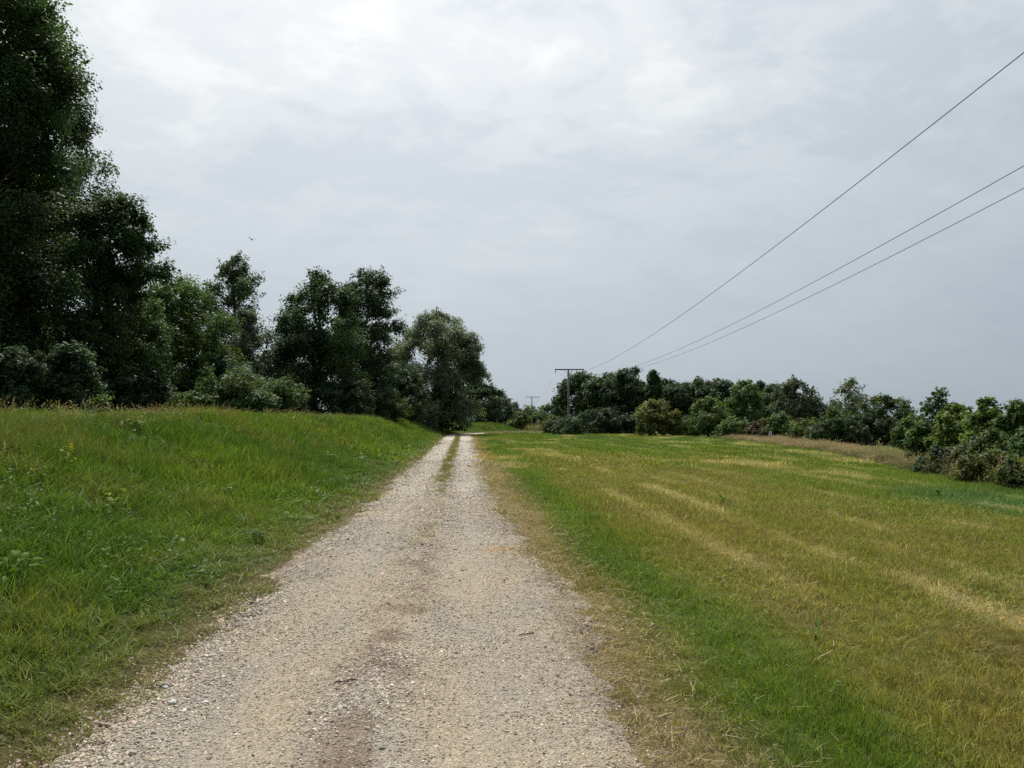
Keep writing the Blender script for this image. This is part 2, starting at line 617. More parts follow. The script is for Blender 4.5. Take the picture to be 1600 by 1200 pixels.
def track_mat():
    m, t, out = new_mat("gravel")
    a = nd(t, "ShaderNodeAttribute", attribute_name="tint", attribute_type="GEOMETRY")
    c = nd(t, "ShaderNodeTexCoord")
    v1 = nd(t, "ShaderNodeTexVoronoi")
    v1.inputs["Scale"].default_value = 75.0
    t.links.new(c.outputs["Object"], v1.inputs["Vector"])
    v2 = nd(t, "ShaderNodeTexVoronoi")
    v2.inputs["Scale"].default_value = 190.0
    t.links.new(c.outputs["Object"], v2.inputs["Vector"])
    hs = nd(t, "ShaderNodeSeparateColor")
    t.links.new(v1.outputs["Color"], hs.inputs[0])
    hs2 = nd(t, "ShaderNodeSeparateColor")
    t.links.new(v2.outputs["Color"], hs2.inputs[0])
    tone = ramp(t, hs.outputs[0], [(0.0, (0.55, 0.53, 0.50)), (0.5, (0.95, 0.94, 0.92)), (0.85, (1.15, 1.15, 1.15)), (1.0, (1.6, 1.6, 1.6))])
    tone2 = ramp(t, hs2.outputs[1], [(0.0, (0.65, 0.63, 0.60)), (0.6, (1.0, 1.0, 1.0)), (1.0, (1.35, 1.35, 1.35))])
    n = noise(t, c.outputs["Object"], 9.0, 8.0, 0.7)
    col = mixc(t, 1.0, a.outputs["Color"], mixc(t, 0.5, tone, tone2), "MULTIPLY")
    col = mixc(t, 1.0, col, ramp(t, n, [(0.3, (0.80,) * 3), (0.7, (1.12,) * 3)]), "MULTIPLY")
    p = nd(t, "ShaderNodeBsdfPrincipled")
    t.links.new(col, p.inputs["Base Color"])
    p.inputs["Roughness"].default_value = 0.92
    p.inputs["Specular IOR Level"].default_value = 0.15
    h = math_node(t, "ADD", math_node(t, "MULTIPLY", v1.outputs["Distance"], -1.0), math_node(t, "MULTIPLY", v2.outputs["Distance"], -0.5))
    b = nd(t, "ShaderNodeBump")
    b.inputs["Strength"].default_value = 0.9
    b.inputs["Distance"].default_value = 0.012
    t.links.new(h, b.inputs["Height"])
    t.links.new(b.outputs[0], p.inputs["Normal"])
    t.links.new(p.outputs[0], out.inputs[0])
    return m


tag(add_obj("gravel_track", tme, track_mat()), "pale gravel farm track with two wheel ruts", None, None, "structure")


# ------------------------------------------------------------------ instanced stuff
def proto_collection(name, meshes, mat):
    c = bpy.data.collections.new(name)
    for k, me in enumerate(meshes):
        if not me.materials:
            me.materials.append(mat)
        o = bpy.data.objects.new("%s_%02d" % (name, k), me)
        c.objects.link(o)
    return c


def scatter(name, label, coll, n_var, pos, rot, scl, tints, idx=None):
    """one object of uncountable stuff: a cloud of points carrying copies of the small meshes"""
    n = len(pos)
    me = bpy.data.meshes.new(name)
    me.vertices.add(n)
    me.vertices.foreach_set("co", np.ascontiguousarray(pos, dtype=np.float32).ravel())
    a = me.attributes.new("rot", "FLOAT_VECTOR", "POINT")
    a.data.foreach_set("vector", np.ascontiguousarray(rot, dtype=np.float32).ravel())
    a = me.attributes.new("scl", "FLOAT_VECTOR", "POINT")
    a.data.foreach_set("vector", np.ascontiguousarray(scl, dtype=np.float32).ravel())
    a = me.attributes.new("idx", "INT", "POINT")
    a.data.foreach_set("value", np.ascontiguousarray(rng.integers(0, n_var, n) if idx is None else idx, dtype=np.int32))
    a = me.attributes.new("tint", "FLOAT_COLOR", "POINT")
    c = np.ones((n, 4), dtype=np.float32)
    c[:, :3] = tints
    a.data.foreach_set("color", c.ravel())
    me.update()
    o = bpy.data.objects.new(name, me)
    COL.objects.link(o)
    g = bpy.data.node_groups.new(name + "_nodes", "GeometryNodeTree")
    g.interface.new_socket(name="Geometry", in_out="INPUT", socket_type="NodeSocketGeometry")
    g.interface.new_socket(name="Geometry", in_out="OUTPUT", socket_type="NodeSocketGeometry")
    gi = g.nodes.new("NodeGroupInput")
    go = g.nodes.new("NodeGroupOutput")
    iop = g.nodes.new("GeometryNodeInstanceOnPoints")
    ci = g.nodes.new("GeometryNodeCollectionInfo")
    ci.inputs["Collection"].default_value = coll
    ci.inputs["Separate Children"].default_value = True
    ci.inputs["Reset Children"].default_value = True
    iop.inputs["Pick Instance"].default_value = True

    def named(nm, ty):
        k = g.nodes.new("GeometryNodeInputNamedAttribute")
        k.data_type = ty
        k.inputs["Name"].default_value = nm
        return k.outputs["Attribute"]

    g.links.new(gi.outputs[0], iop.inputs["Points"])
    g.links.new(ci.outputs[0], iop.inputs["Instance"])
    g.links.new(named("idx", "INT"), iop.inputs["Instance Index"])
    g.links.new(named("rot", "FLOAT_VECTOR"), iop.inputs["Rotation"])
    g.links.new(named("scl", "FLOAT_VECTOR"), iop.inputs["Scale"])
    g.links.new(iop.outputs[0], go.inputs[0])
    md = o.modifiers.new("copies", "NODES")
    md.node_group = g
    tag(o, label, None, None, "stuff")
    return o


def blade_mesh(name, r, n_blades, radius, length, width, lean, segs=3, jitter=0.35, wind=0.25, tip_straw=0.0, head=False):
    """a tuft of separate curved blades"""
    vs, fs, cs = [], [], []
    for b in range(n_blades):
        a0 = r.uniform(0, 2 * math.pi)
        rr = radius * math.sqrt(r.uniform(0, 1))
        px, py = rr * math.cos(a0), rr * math.sin(a0)
        L = length * r.uniform(1 - jitter, 1 + jitter)
        w = width * r.uniform(0.7, 1.3)
        az = r.uniform(0, 2 * math.pi)
        dx, dy = math.cos(az) + wind * 2, math.sin(az)
        ln = lean * r.uniform(0.3, 1.4)
        face = r.uniform(0, math.pi)
        sx, sy = math.cos(face), math.sin(face)
        base = len(vs)
        col = np.clip(r.normal(1.0, 0.16), 0.6, 1.5)
        hue = r.normal(0, 0.10)
        if r.uniform() < tip_straw:
            cc = (1.80, 1.60, 2.2)
        else:
            cc = (col * (1 + hue), col, col * (1 - hue))
        for k in range(segs + 1):
            f = k / segs
            bend = ln * f * f * L
            z = L * f * (1 - 0.30 * ln * f)
            cx, cy = px + dx * bend, py + dy * bend
            ww = w * (1 - f ** 1.6) * 0.5 + 0.0006
            if k == segs:
                vs.append((cx, cy, z))
            else:
                vs.append((cx - sx * ww, cy - sy * ww, z))
                vs.append((cx + sx * ww, cy + sy * ww, z))
        for k in range(segs - 1):
            i = base + 2 * k
            fs.append((i, i + 1, i + 3))
            cs.append(cc)
            fs.append((i, i + 3, i + 2))
            cs.append(cc)
        i = base + 2 * (segs - 1)
        fs.append((i, i + 1, i + 2))
        cs.append(cc)
        if head:      # seed head: a few small spindles along the top
            for k in range(7):
                f = 0.70 + 0.30 * k / 6
                bend = ln * f * f * L
                z = L * f * (1 - 0.30 * ln * f)
                c0 = np.array([px + dx * bend, py + dy * bend, z])
                o = np.array([r.uniform(-1, 1), r.uniform(-1, 1), r.uniform(0.2, 1.2)]) * L * 0.05
                p = np.array([-o[1], o[0], 0.0])
                p = p / (np.linalg.norm(p) + 1e-6) * width * 1.4
                bi = len(vs)
                vs.extend([tuple(c0 - p), tuple(c0 + p), tuple(c0 + o)])
                fs.append((bi, bi + 1, bi + 2))
                cs.append((1.25, 1.0, 1.0))
    me = new_mesh(name, np.array(vs), np.array(fs))
    at = me.attributes.new("blade", "FLOAT_COLOR", "FACE")
    c = np.ones((len(cs), 4), dtype=np.float32)
    c[:, :3] = np.array(cs)
    at.data.foreach_set("color", c.ravel())
    return me


rp = np.random.default_rng(21)
LUSH = []
for lv, (nb, rad, ln, w, lean) in enumerate([(18, 0.085, 0.21, 0.0060, 0.60), (24, 0.12, 0.21, 0.0085, 0.60), (28, 0.21, 0.23, 0.015, 0.55), (32, 0.42, 0.27, 0.030, 0.5)]):
    LUSH.append(proto_collection("lush_tuft_%d" % lv, [blade_mesh("lush_blades", rp, nb, rad, ln, w, lean, 4 if lv < 2 else 3, 0.50, 0.16, 0.03) for _ in range(6)], M_GRASS))
MOWN = []
for lv, (nb, rad, ln, w, lean) in enumerate([(20, 0.075, 0.070, 0.0042, 0.7), (24, 0.12, 0.075, 0.0065, 0.7), (28, 0.20, 0.085, 0.012, 0.6), (30, 0.40, 0.10, 0.026, 0.5)]):
    MOWN.append(proto_collection("mown_tuft_%d" % lv, [blade_mesh("mown_blades", rp, nb, rad, ln, w, lean, 2, 0.50, 0.12, 0.20) for _ in range(6)], M_GRASS))
TALL = proto_collection("tall_tuft", [blade_mesh("tall_blades", rp, 12, 0.16, 0.75, 0.010, 0.45, 4, 0.35, 0.35, 0.0, True) for _ in range(5)], M_GRASS)

BANDS = [(1.8, 6.0), (6.0, 12.0), (12.0, 25.0), (25.0, 52.0), (52.0, 125.0)]


def wedge_points(d0, d1, dens):
    """random points of the ground sector in front of the viewer, between two distances"""
    half = 0.86 * d1 + 1.5
    n = int(dens * 2 * half * (d1 - d0))
    x = rng.uniform(-half, half, n)
    y = rng.uniform(d0, d1, n)
    c = x - 0.07 * y
    k = np.abs(c) < 0.86 * y + 1.5
    return x[k], y[k]


def grass_layer(kind):
    for bi, (d0, d1) in enumerate(BANDS):
        dens = ((150, 90, 40, 15, 4.5), (230, 150, 62, 17, 4.5))[kind][bi]
        x, y = wedge_points(d0, d1, dens)
        t, ang = track_t(x, y)
        n1 = fbm(x * 1.1, y * 0.9, 61, 3)
        if kind == 0:
            ok = (t < -1.34 + 0.10 * narrowing(y) + 0.35 * (n1 - 0.5)) & (t > -13.5) & ((ang < math.radians(60)) & (x < 9))
            # thin cover on the trodden verge
            ok &= rng.uniform(size=len(x)) < 0.25 + 0.75 * sstep(1.38, 1.85, -t + 0.5 * (n1 - 0.5))
        else:
            ok = (t > 1.38 - 0.30 * narrowing(y) + 0.5 * (n1 - 0.5)) & (x < hedge_x(y) + 1.0) & ~((ang > math.radians(100)))
            ok &= rng.uniform(size=len(x)) < 0.50 + 0.50 * sstep(1.5, 2.5, t + 0.9 * (n1 - 0.5))
        x, y, t, n1 = x[ok], y[ok], t[ok], n1[ok]
        n = len(x)
        if not n:
            continue
        z = height(x, y) - 0.01
        tn = (bank_tint if kind == 0 else field_tint)(x, y)
        tn = tn * np.clip(rng.normal(1.0, 0.13, (n, 1)), 0.6, 1.5) * np.clip(rng.normal(1.0, 0.04, (n, 3)), 0.8, 1.2)
        big = fbm(x * 0.7, y * 0.7, 63, 3)
        if kind == 0:
            h = (0.28 + 0.72 * sstep(1.6, 3.2, -t)) * (0.35 + 1.25 * big) * (1.0 - 0.25 * sstep(5.5, 7.0, -t))
        else:
            h = (0.50 + 0.50 * sstep(1.5, 2.6, t)) * (0.45 + 1.1 * big)
        sc = np.stack([0.75 + 0.5 * rng.uniform(size=n)] * 2 + [h * rng.uniform(0.75, 1.3, n)], -1)
        yawn = rng.normal(0, 1.6, n) if kind == 0 else rng.uniform(0, 6.28, n)
        rot = np.stack([rng.normal(0, 0.12, n), rng.normal(0.05, 0.12, n), yawn], -1)
        lv = min(bi, 3)
        nm, lb = (("bank_grass", "long green grass covering the embankment, %s"), ("meadow_grass", "short mown grass of the meadow, %s"))[kind]
        where = ("nearest the viewer", "a few metres on", "in the middle distance", "further along", "farthest off")[bi]
        scatter(nm, lb % where, (LUSH, MOWN)[kind][lv], 6, np.stack([x, y, z], -1), rot, sc, tn)


grass_layer(0)
grass_layer(1)


# low broad-leaved ground cover between the grasses
def herb_mesh(r, k):
    vs, fs, cs = [], [], []
    for b in range(11):
        a = r.uniform(0, 6.28)
        rr = 0.12 * math.sqrt(r.uniform())
        c = np.array([rr * math.cos(a), rr * math.sin(a), r.uniform(0.03, 0.17)])
        ax = np.array([math.cos(a + r.normal(0, 0.5)), math.sin(a + r.normal(0, 0.5)), r.normal(0.1, 0.3)])
        ax /= np.linalg.norm(ax)
        sd = np.cross(ax, [0, 0, 1.0]) + r.normal(0, 0.15, 3)
        sd /= np.linalg.norm(sd)
        L, W = r.uniform(0.03, 0.07), r.uniform(0.018, 0.032)
        i = len(vs)
        vs += [c - ax * L * 0.5, c + sd * W * 0.8 - ax * L * 0.15, c + sd * W * 0.6 + ax * L * 0.25 - np.array([0, 0, 0.004]), c + ax * L * 0.55 - np.array([0, 0, 0.012]), c - sd * W * 0.6 + ax * L * 0.25 - np.array([0, 0, 0.004]), c - sd * W * 0.8 - ax * L * 0.15]
        v = np.clip(r.normal(1, 0.15), 0.6, 1.4)
        for t3 in ((0, 1, 5), (1, 2, 5), (2, 4, 5), (2, 3, 4)):
            fs.append(tuple(i + q_ for q_ in t3))
            cs.append((v, v, v))
    me = new_mesh("herb_leaves", np.array(vs), np.array(fs))
    at = me.attributes.new("blade", "FLOAT_COLOR", "FACE")
    c = np.ones((len(cs), 4), dtype=np.float32)
    c[:, :3] = np.array(cs)
    at.data.foreach_set("color", c.ravel())
    return me


HERB = proto_collection("herb_kind", [herb_mesh(rp, k) for k in range(6)], M_GRASS)


def herbs():
    P, T_, S_ = [], [], []
    for d0, d1, dens, sc in ((2, 9, 16, 0.8), (9, 20, 5, 1.0), (20, 45, 1.2, 1.7)):
        x, y = wedge_points(d0, d1, dens)
        t, ang = track_t(x, y)
        m = fbm(x * 0.9, y * 0.9, 67, 4)
        p = np.where(t < 0, sstep(0.46, 0.62, m), 0.28 * sstep(0.52, 0.68, m))
        ok = (rng.uniform(size=len(x)) < p) & ((t < -1.75) | (t > 1.9)) & (t > -11) & (x < hedge_x(y))
        x, y, t = x[ok], y[ok], t[ok]
        n = len(x)
        P.append(np.stack([x, y, height(x, y)], -1))
        c = lerp(np.array([0.046, 0.092, 0.014]), np.array([0.098, 0.150, 0.022]), rng.uniform(size=n) ** 1.5)
        T_.append(c)
        k = np.where(t < 0, 1.0, 0.55)
        S_.append(np.stack([sc * k * rng.uniform(0.7, 1.3, n)] * 2 + [k * rng.uniform(0.7, 1.5, n)], -1))
    P, T_, S_ = np.concatenate(P), np.concatenate(T_), np.concatenate(S_)
    n = len(P)
    rot = np.stack([rng.normal(0, 0.15, n), rng.normal(0, 0.15, n), rng.uniform(0, 6.28, n)], -1)
    scatter("ground_herbs", "small broad-leaved herbs growing among the grass", HERB, 6, P, rot, S_, T_)


herbs()


# grass growing along the middle of the track
def middle_grass():
    n = 5200
    y = rng.uniform(5, 84, n) ** 1.0
    x = TRACK_X + rng.normal(0.02, 0.11, n)
    m = fbm(x * 5.0, y * 0.6, 71, 5)
    cover = sstep(13, 26, y) * (0.25 + 0.75 * sstep(0.38, 0.62, m)) + 0.08 * sstep(0.5, 0.6, m)
    ok = rng.uniform(size=n) < cover
    x, y = x[ok], y[ok]
    n = len(x)
    z = track_z(y, x - TRACK_X) - 0.005
    tn = lerp(np.array([0.12, 0.155, 0.035]), np.array([0.20, 0.18, 0.06]), rng.uniform(size=n))
    sc = np.stack([rng.uniform(0.5, 0.9, n)] * 2 + [rng.uniform(0.4, 0.9, n)], -1)
    rot = np.stack([rng.normal(0, 0.1, n), rng.normal(0, 0.1, n), rng.uniform(0, 6.28, n)], -1)
    scatter("track_grass", "thin strip of grass along the middle of the gravel track", MOWN[1], 6, np.stack([x, y, z], -1), rot, sc, tn)


middle_grass()


# ---------------------------------------------------------------- loose gravel
def stone_mesh(r, k):
    import bmesh
    bm = bmesh.new()
    bmesh.ops.create_icosphere(bm, subdivisions=1, radius=1.0)
    sc = np.array([r.uniform(0.8, 1.3), r.uniform(0.6, 1.0), r.uniform(0.40, 0.75)])
    for v in bm.verts:
        p = np.array(v.co) * (1 + r.normal(0, 0.17)) * sc
        v.co = p
    me = bpy.data.meshes.new("pebble_%d" % k)
    bm.to_mesh(me)
    bm.free()
    return me


def stone_mat():
    m, t, out = new_mat("pebble_stone")
    a = nd(t, "ShaderNodeAttribute", attribute_name="tint", attribute_type="INSTANCER")
    p = nd(t, "ShaderNodeBsdfPrincipled")
    t.links.new(a.outputs["Color"], p.inputs["Base Color"])
    p.inputs["Roughness"].default_value = 0.8
    p.inputs["Specular IOR Level"].default_value = 0.25
    t.links.new(p.outputs[0], out.inputs[0])
    return m


M_STONE = stone_mat()
STONES = proto_collection("pebble_kind", [stone_mesh(rp, k) for k in range(8)], M_STONE)


def loose_gravel():
    X, Y, SZ = [], [], []
    for d0, d1, dens, s0 in ((2.2, 5.0, 8800, 0.0050), (5.0, 8.5, 5600, 0.0060), (8.5, 15, 2500, 0.0084), (15, 30, 640, 0.0135), (30, 60, 80, 0.022)):
        n = int(dens * 4.25 * (d1 - d0))
        t = rng.uniform(-2.1, 2.15, n)
        y = rng.uniform(d0, d1, n)
        m = fbm(t * 1.6, y * 0.7, 81, 4)
        rut = np.exp(-((np.abs(t - 0.05) - 0.66) / 0.30) ** 2)
        keep = np.clip(0.42 + 1.4 * (m - 0.36), 0.10, 1) * (1 - 0.22 * rut) * (1 - 0.94 * sstep(1.28, 1.8, np.abs(t) + np.where(t < 0, 0.12, 0.0) + np.where(t < 0, 0.10, 0.30) * narrowing(y)))
        ok = rng.uniform(size=n) < keep
        t, y, m = t[ok], y[ok], m[ok]
        big = sstep(0.48, 0.68, m) * (1 - np.exp(-((np.abs(t - 0.05) - 0.66) / 0.3) ** 2))
        s = s0 * np.exp(rng.normal(0, 0.38, len(t))) * (0.85 + 0.42 * big)
        X.append(t)
        Y.append(y)
        SZ.append(s)
    t = np.concatenate(X)
    y = np.concatenate(Y)
    s = np.minimum(np.concatenate(SZ), 0.045)
    n = len(t)
    z = np.maximum(track_z(y, t), height(TRACK_X + t, y)) + s * 0.12
    base = track_tint(y, t)
    tone = np.clip(np.exp(rng.normal(-0.05, 0.31, n)), 0.30, 2.0)
    tn = (base * 0.55 + np.array([0.375, 0.335, 0.27]) * 0.45) * tone[:, None] * np.clip(rng.normal(1, 0.04, (n, 3)), 0.85, 1.15)
    red = rng.uniform(size=n) < 0.05
    tn[red] = tn[red] * np.array([1.05, 0.90, 0.78])
    tn = np.clip(tn, 0.03, 0.75)
    sc = np.stack([s] * 3, -1)
    rot = np.stack([rng.normal(0, 0.35, n), rng.normal(0, 0.35, n), rng.uniform(0, 6.28, n)], -1)
    scatter("loose_gravel", "loose grey and cream pebbles strewn over the track", STONES, 8, np.stack([TRACK_X + t, y, z], -1), rot, sc, tn)


loose_gravel()


# ---------------------------------------------------------------- straw and litter
def straw_mesh(r, k):
    mb = MB()
    L = 1.0
    n = 4
    pts = [(L * (i / n - 0.5), 0.035 * math.sin(i * 0.8 + k) * r.uniform(0.2, 1), 0.02 + 0.05 * r.uniform(0, 1)) for i in range(n + 1)]
    mb.tube(pts, [0.011, 0.011, 0.010, 0.009, 0.006], 3)
    me = bpy.data.meshes.new("straw_%d" % k)
    me.from_pydata([tuple(map(float, p)) for p in mb.v], [], mb.f)
    me.update()
    return me


STRAW = proto_collection("straw_kind", [straw_mesh(rp, k) for k in range(6)], M_STONE)


def cut_straw():
    n = 120000
    y = 2.0 + 26 * rng.uniform(size=n) ** 1.6
    x = np.where(rng.uniform(size=n) < 0.35, rng.uniform(0.35, 2.0, n), rng.uniform(0.75, 14, n))
    t, _ = track_t(x, y)
    tn = field_tint(x, y)
    strawish = np.clip((tn[:, 0] - 0.19) / 0.17, 0, 1)
    verge = (1 - sstep(1.7, 2.5, t))
    p = 0.05 + 0.85 * strawish ** 1.2 + 0.40 * verge
    ok = (rng.uniform(size=n) < p * 0.75) & (x < hedge_x(y) - 0.3) & (t > 1.25 - 0.25 * narrowing(y) + rng.normal(0, 0.12, n))
    x, y, t = x[ok], y[ok], t[ok]
    n = len(x)
    L = rng.uniform(0.03, 0.10, n) * np.where(rng.uniform(size=n) < 0.04, 2.2, 1.0)
    th = np.clip(L * 0.9, 0.07, 0.16) * (1 + 0.07 * y)
    z = np.maximum(height(x, y), np.where(t < 2.1, track_z(y, t), -1)) + np.where(t > 1.9, 0.035, 0.008) + rng.uniform(0, 0.02, n)
    yawn = np.pi / 2 + rng.normal(0, 0.9, n)
    rot = np.stack([rng.normal(0, 0.15, n), rng.normal(0, 0.13, n), yawn], -1)
    col = lerp(np.array([0.50, 0.42, 0.22]), np.array([0.26, 0.19, 0.09]), rng.uniform(size=n))
    scatter("cut_straw", "dry straw left by the mower on the meadow and verge", STRAW, 6, np.stack([x, y, z], -1), rot, np.stack([L, th, th], -1), col)
    # brown leaf and twig crumbs on the track
    n = 9000
    y = 2.4 + 12 * rng.uniform(size=n) ** 1.5
    t = np.where(rng.uniform(size=n) < 0.45, rng.normal(0.05, 0.18, n), np.where(rng.uniform(size=n) < 0.6, -1.45 + rng.normal(0, 0.2, n), 1.4 + rng.normal(0, 0.25, n)))
    m = fbm(y * 2.6, t * 4.0, 52, 4)
    ok = rng.uniform(size=n) < sstep(0.40, 0.62, m)
    y, t = y[ok], t[ok]
    n = len(y)
    L = rng.uniform(0.012, 0.045, n)
    th = L * rng.uniform(0.4, 1.2, n) * 3
    z = np.maximum(track_z(y, t), height(TRACK_X + t, y)) + 0.004
    rot = np.stack([rng.normal(0, 0.2, n), rng.normal(0, 0.2, n), rng.uniform(0, 6.28, n)], -1)
    col = lerp(np.array([0.16, 0.075, 0.04]), np.array([0.09, 0.06, 0.04]), rng.uniform(size=n))
    scatter("leaf_litter", "reddish brown leaf crumbs along the crown and edges of the track", STRAW, 6, np.stack([TRACK_X + t, y, z], -1), rot, np.stack([L, th, th * 0.6], -1), col)


cut_straw()


# tall unmown grass: field edge on the right, crest of the bank, corner by the bend
def tall_grass():
    P, TN, SC = [], [], []

    def put(x, y, c0, c1, h):
        n = len(x)
        z = height(x, y) - 0.02
        P.append(np.stack([x, y, z], -1))
        TN.append(lerp(c0, c1, rng.uniform(size=n)))
        SC.append(np.stack([rng.uniform(0.8, 1.3, n)] * 2 + [h * rng.uniform(0.7, 1.25, n)], -1))

    rust = np.array([0.175, 0.160, 0.082])
    dry = np.array([0.25, 0.225, 0.12])
    grn = np.array([0.12, 0.155, 0.05])
    n = 2600
    y = rng.uniform(22, 68, n)
    x = hedge_x(y) + rng.uniform(0.0, 1.0, n) ** 1.3 * (1.0 + 0.05 * y)
    nn = fbm(x * 0.4, y * 0.4, 91, 3)
    k = (nn > 0.42) & (y > 24)
    put(x[k], y[k], rust, dry, 0.18 + 0.75 * nn[k] * vnoise(x[k] * 0.8, y[k] * 0.5, 94))
    put(x[~k], y[~k], grn, rust, 0.20 + 0.8 * nn[~k])
    n = 420
    y = rng.uniform(9, 24, n)
    x = hedge_x(y) + rng.uniform(-0.3, 1.8, n)
    put(x, y, grn * 0.8, np.array([0.15, 0.14, 0.065]), 0.25 + 0.75 * vnoise(x * 1.1, y * 1.1, 93))
    n = 900
    y = rng.uniform(100, 118, n)
    x = rng.uniform(10, 26, n)
    tt, _ = track_t(x, y)
    k = (tt < -2.0)
    put(x[k], y[k], dry * 0.8, grn, 1.3)
    n = 700
    a_ = rng.uniform(math.radians(22), math.radians(100), n)
    rr_ = BEND_R - rng.uniform(1.5, 3.0, n)
    put(BC[0] - rr_ * np.cos(a_), BC[1] + rr_ * np.sin(a_), grn, dry * 0.7, 0.36)
    P_, T_, S_ = np.concatenate(P), np.concatenate(TN), np.concatenate(SC)
    n = len(P_)
    rot = np.stack([rng.normal(0, 0.1, n), rng.normal(0.08, 0.12, n), rng.normal(0, 0.8, n)], -1)
    scatter("tall_grass", "tall rust-brown seeding grass along the far right field edge", TALL, 5, P_, rot, S_, T_)
    # sparse seed stalks on the bank's crest
    n = 300
    y = rng.uniform(12, 60, n)
    x = TRACK_X - rng.uniform(5.6, 9.5, n)
    z = height(x, y) - 0.02
    tn = lerp(np.array([0.22, 0.19, 0.07]), np.array([0.12, 0.16, 0.04]), rng.uniform(size=n))
    rot = np.stack([rng.normal(0, 0.1, n), rng.normal(0.1, 0.12, n), rng.normal(0, 0.8, n)], -1)
    s = np.stack([rng.uniform(0.5, 0.9, n)] * 2 + [rng.uniform(0.30, 0.62, n)], -1)
    scatter("seed_stalks", "thin seeding grass stalks on the crest of the bank", TALL, 5, np.stack([x, y, z], -1), rot, s, tn)


tall_grass()


# ------------------------------------------------------------------ trees and shrubs
PROFILE = {
    "poplar": ([0, .08, .2, .4, .6, .78, .9, 1.0], [.35, .66, .88, 1.0, .96, .80, .60, .22]),
    "round": ([0, .08, .25, .5, .75, .9, 1.0], [.50, .80, .97, 1.0, .88, .64, .25]),
    "willow": ([0, .1, .3, .55, .78, .92, 1.0], [.55, .78, .92, 1.0, .84, .52, .12]),
    "spire": ([0, .1, .3, .6, .85, 1.0], [.55, .85, 1.0, .66, .30, .05]),
    "bush": ([0, .2, .5, .75, .92, 1.0], [.90, 1.0, .98, .82, .58, .22]),
    "sparse": ([0, .15, .4, .7, .9, 1.0], [.30, .7, 1.0, .92, .62, .25]),
}


def lean_at(z, H, wind):
    return wind * 0.10 * H * np.clip(z / H, 0, 1) ** 1.5


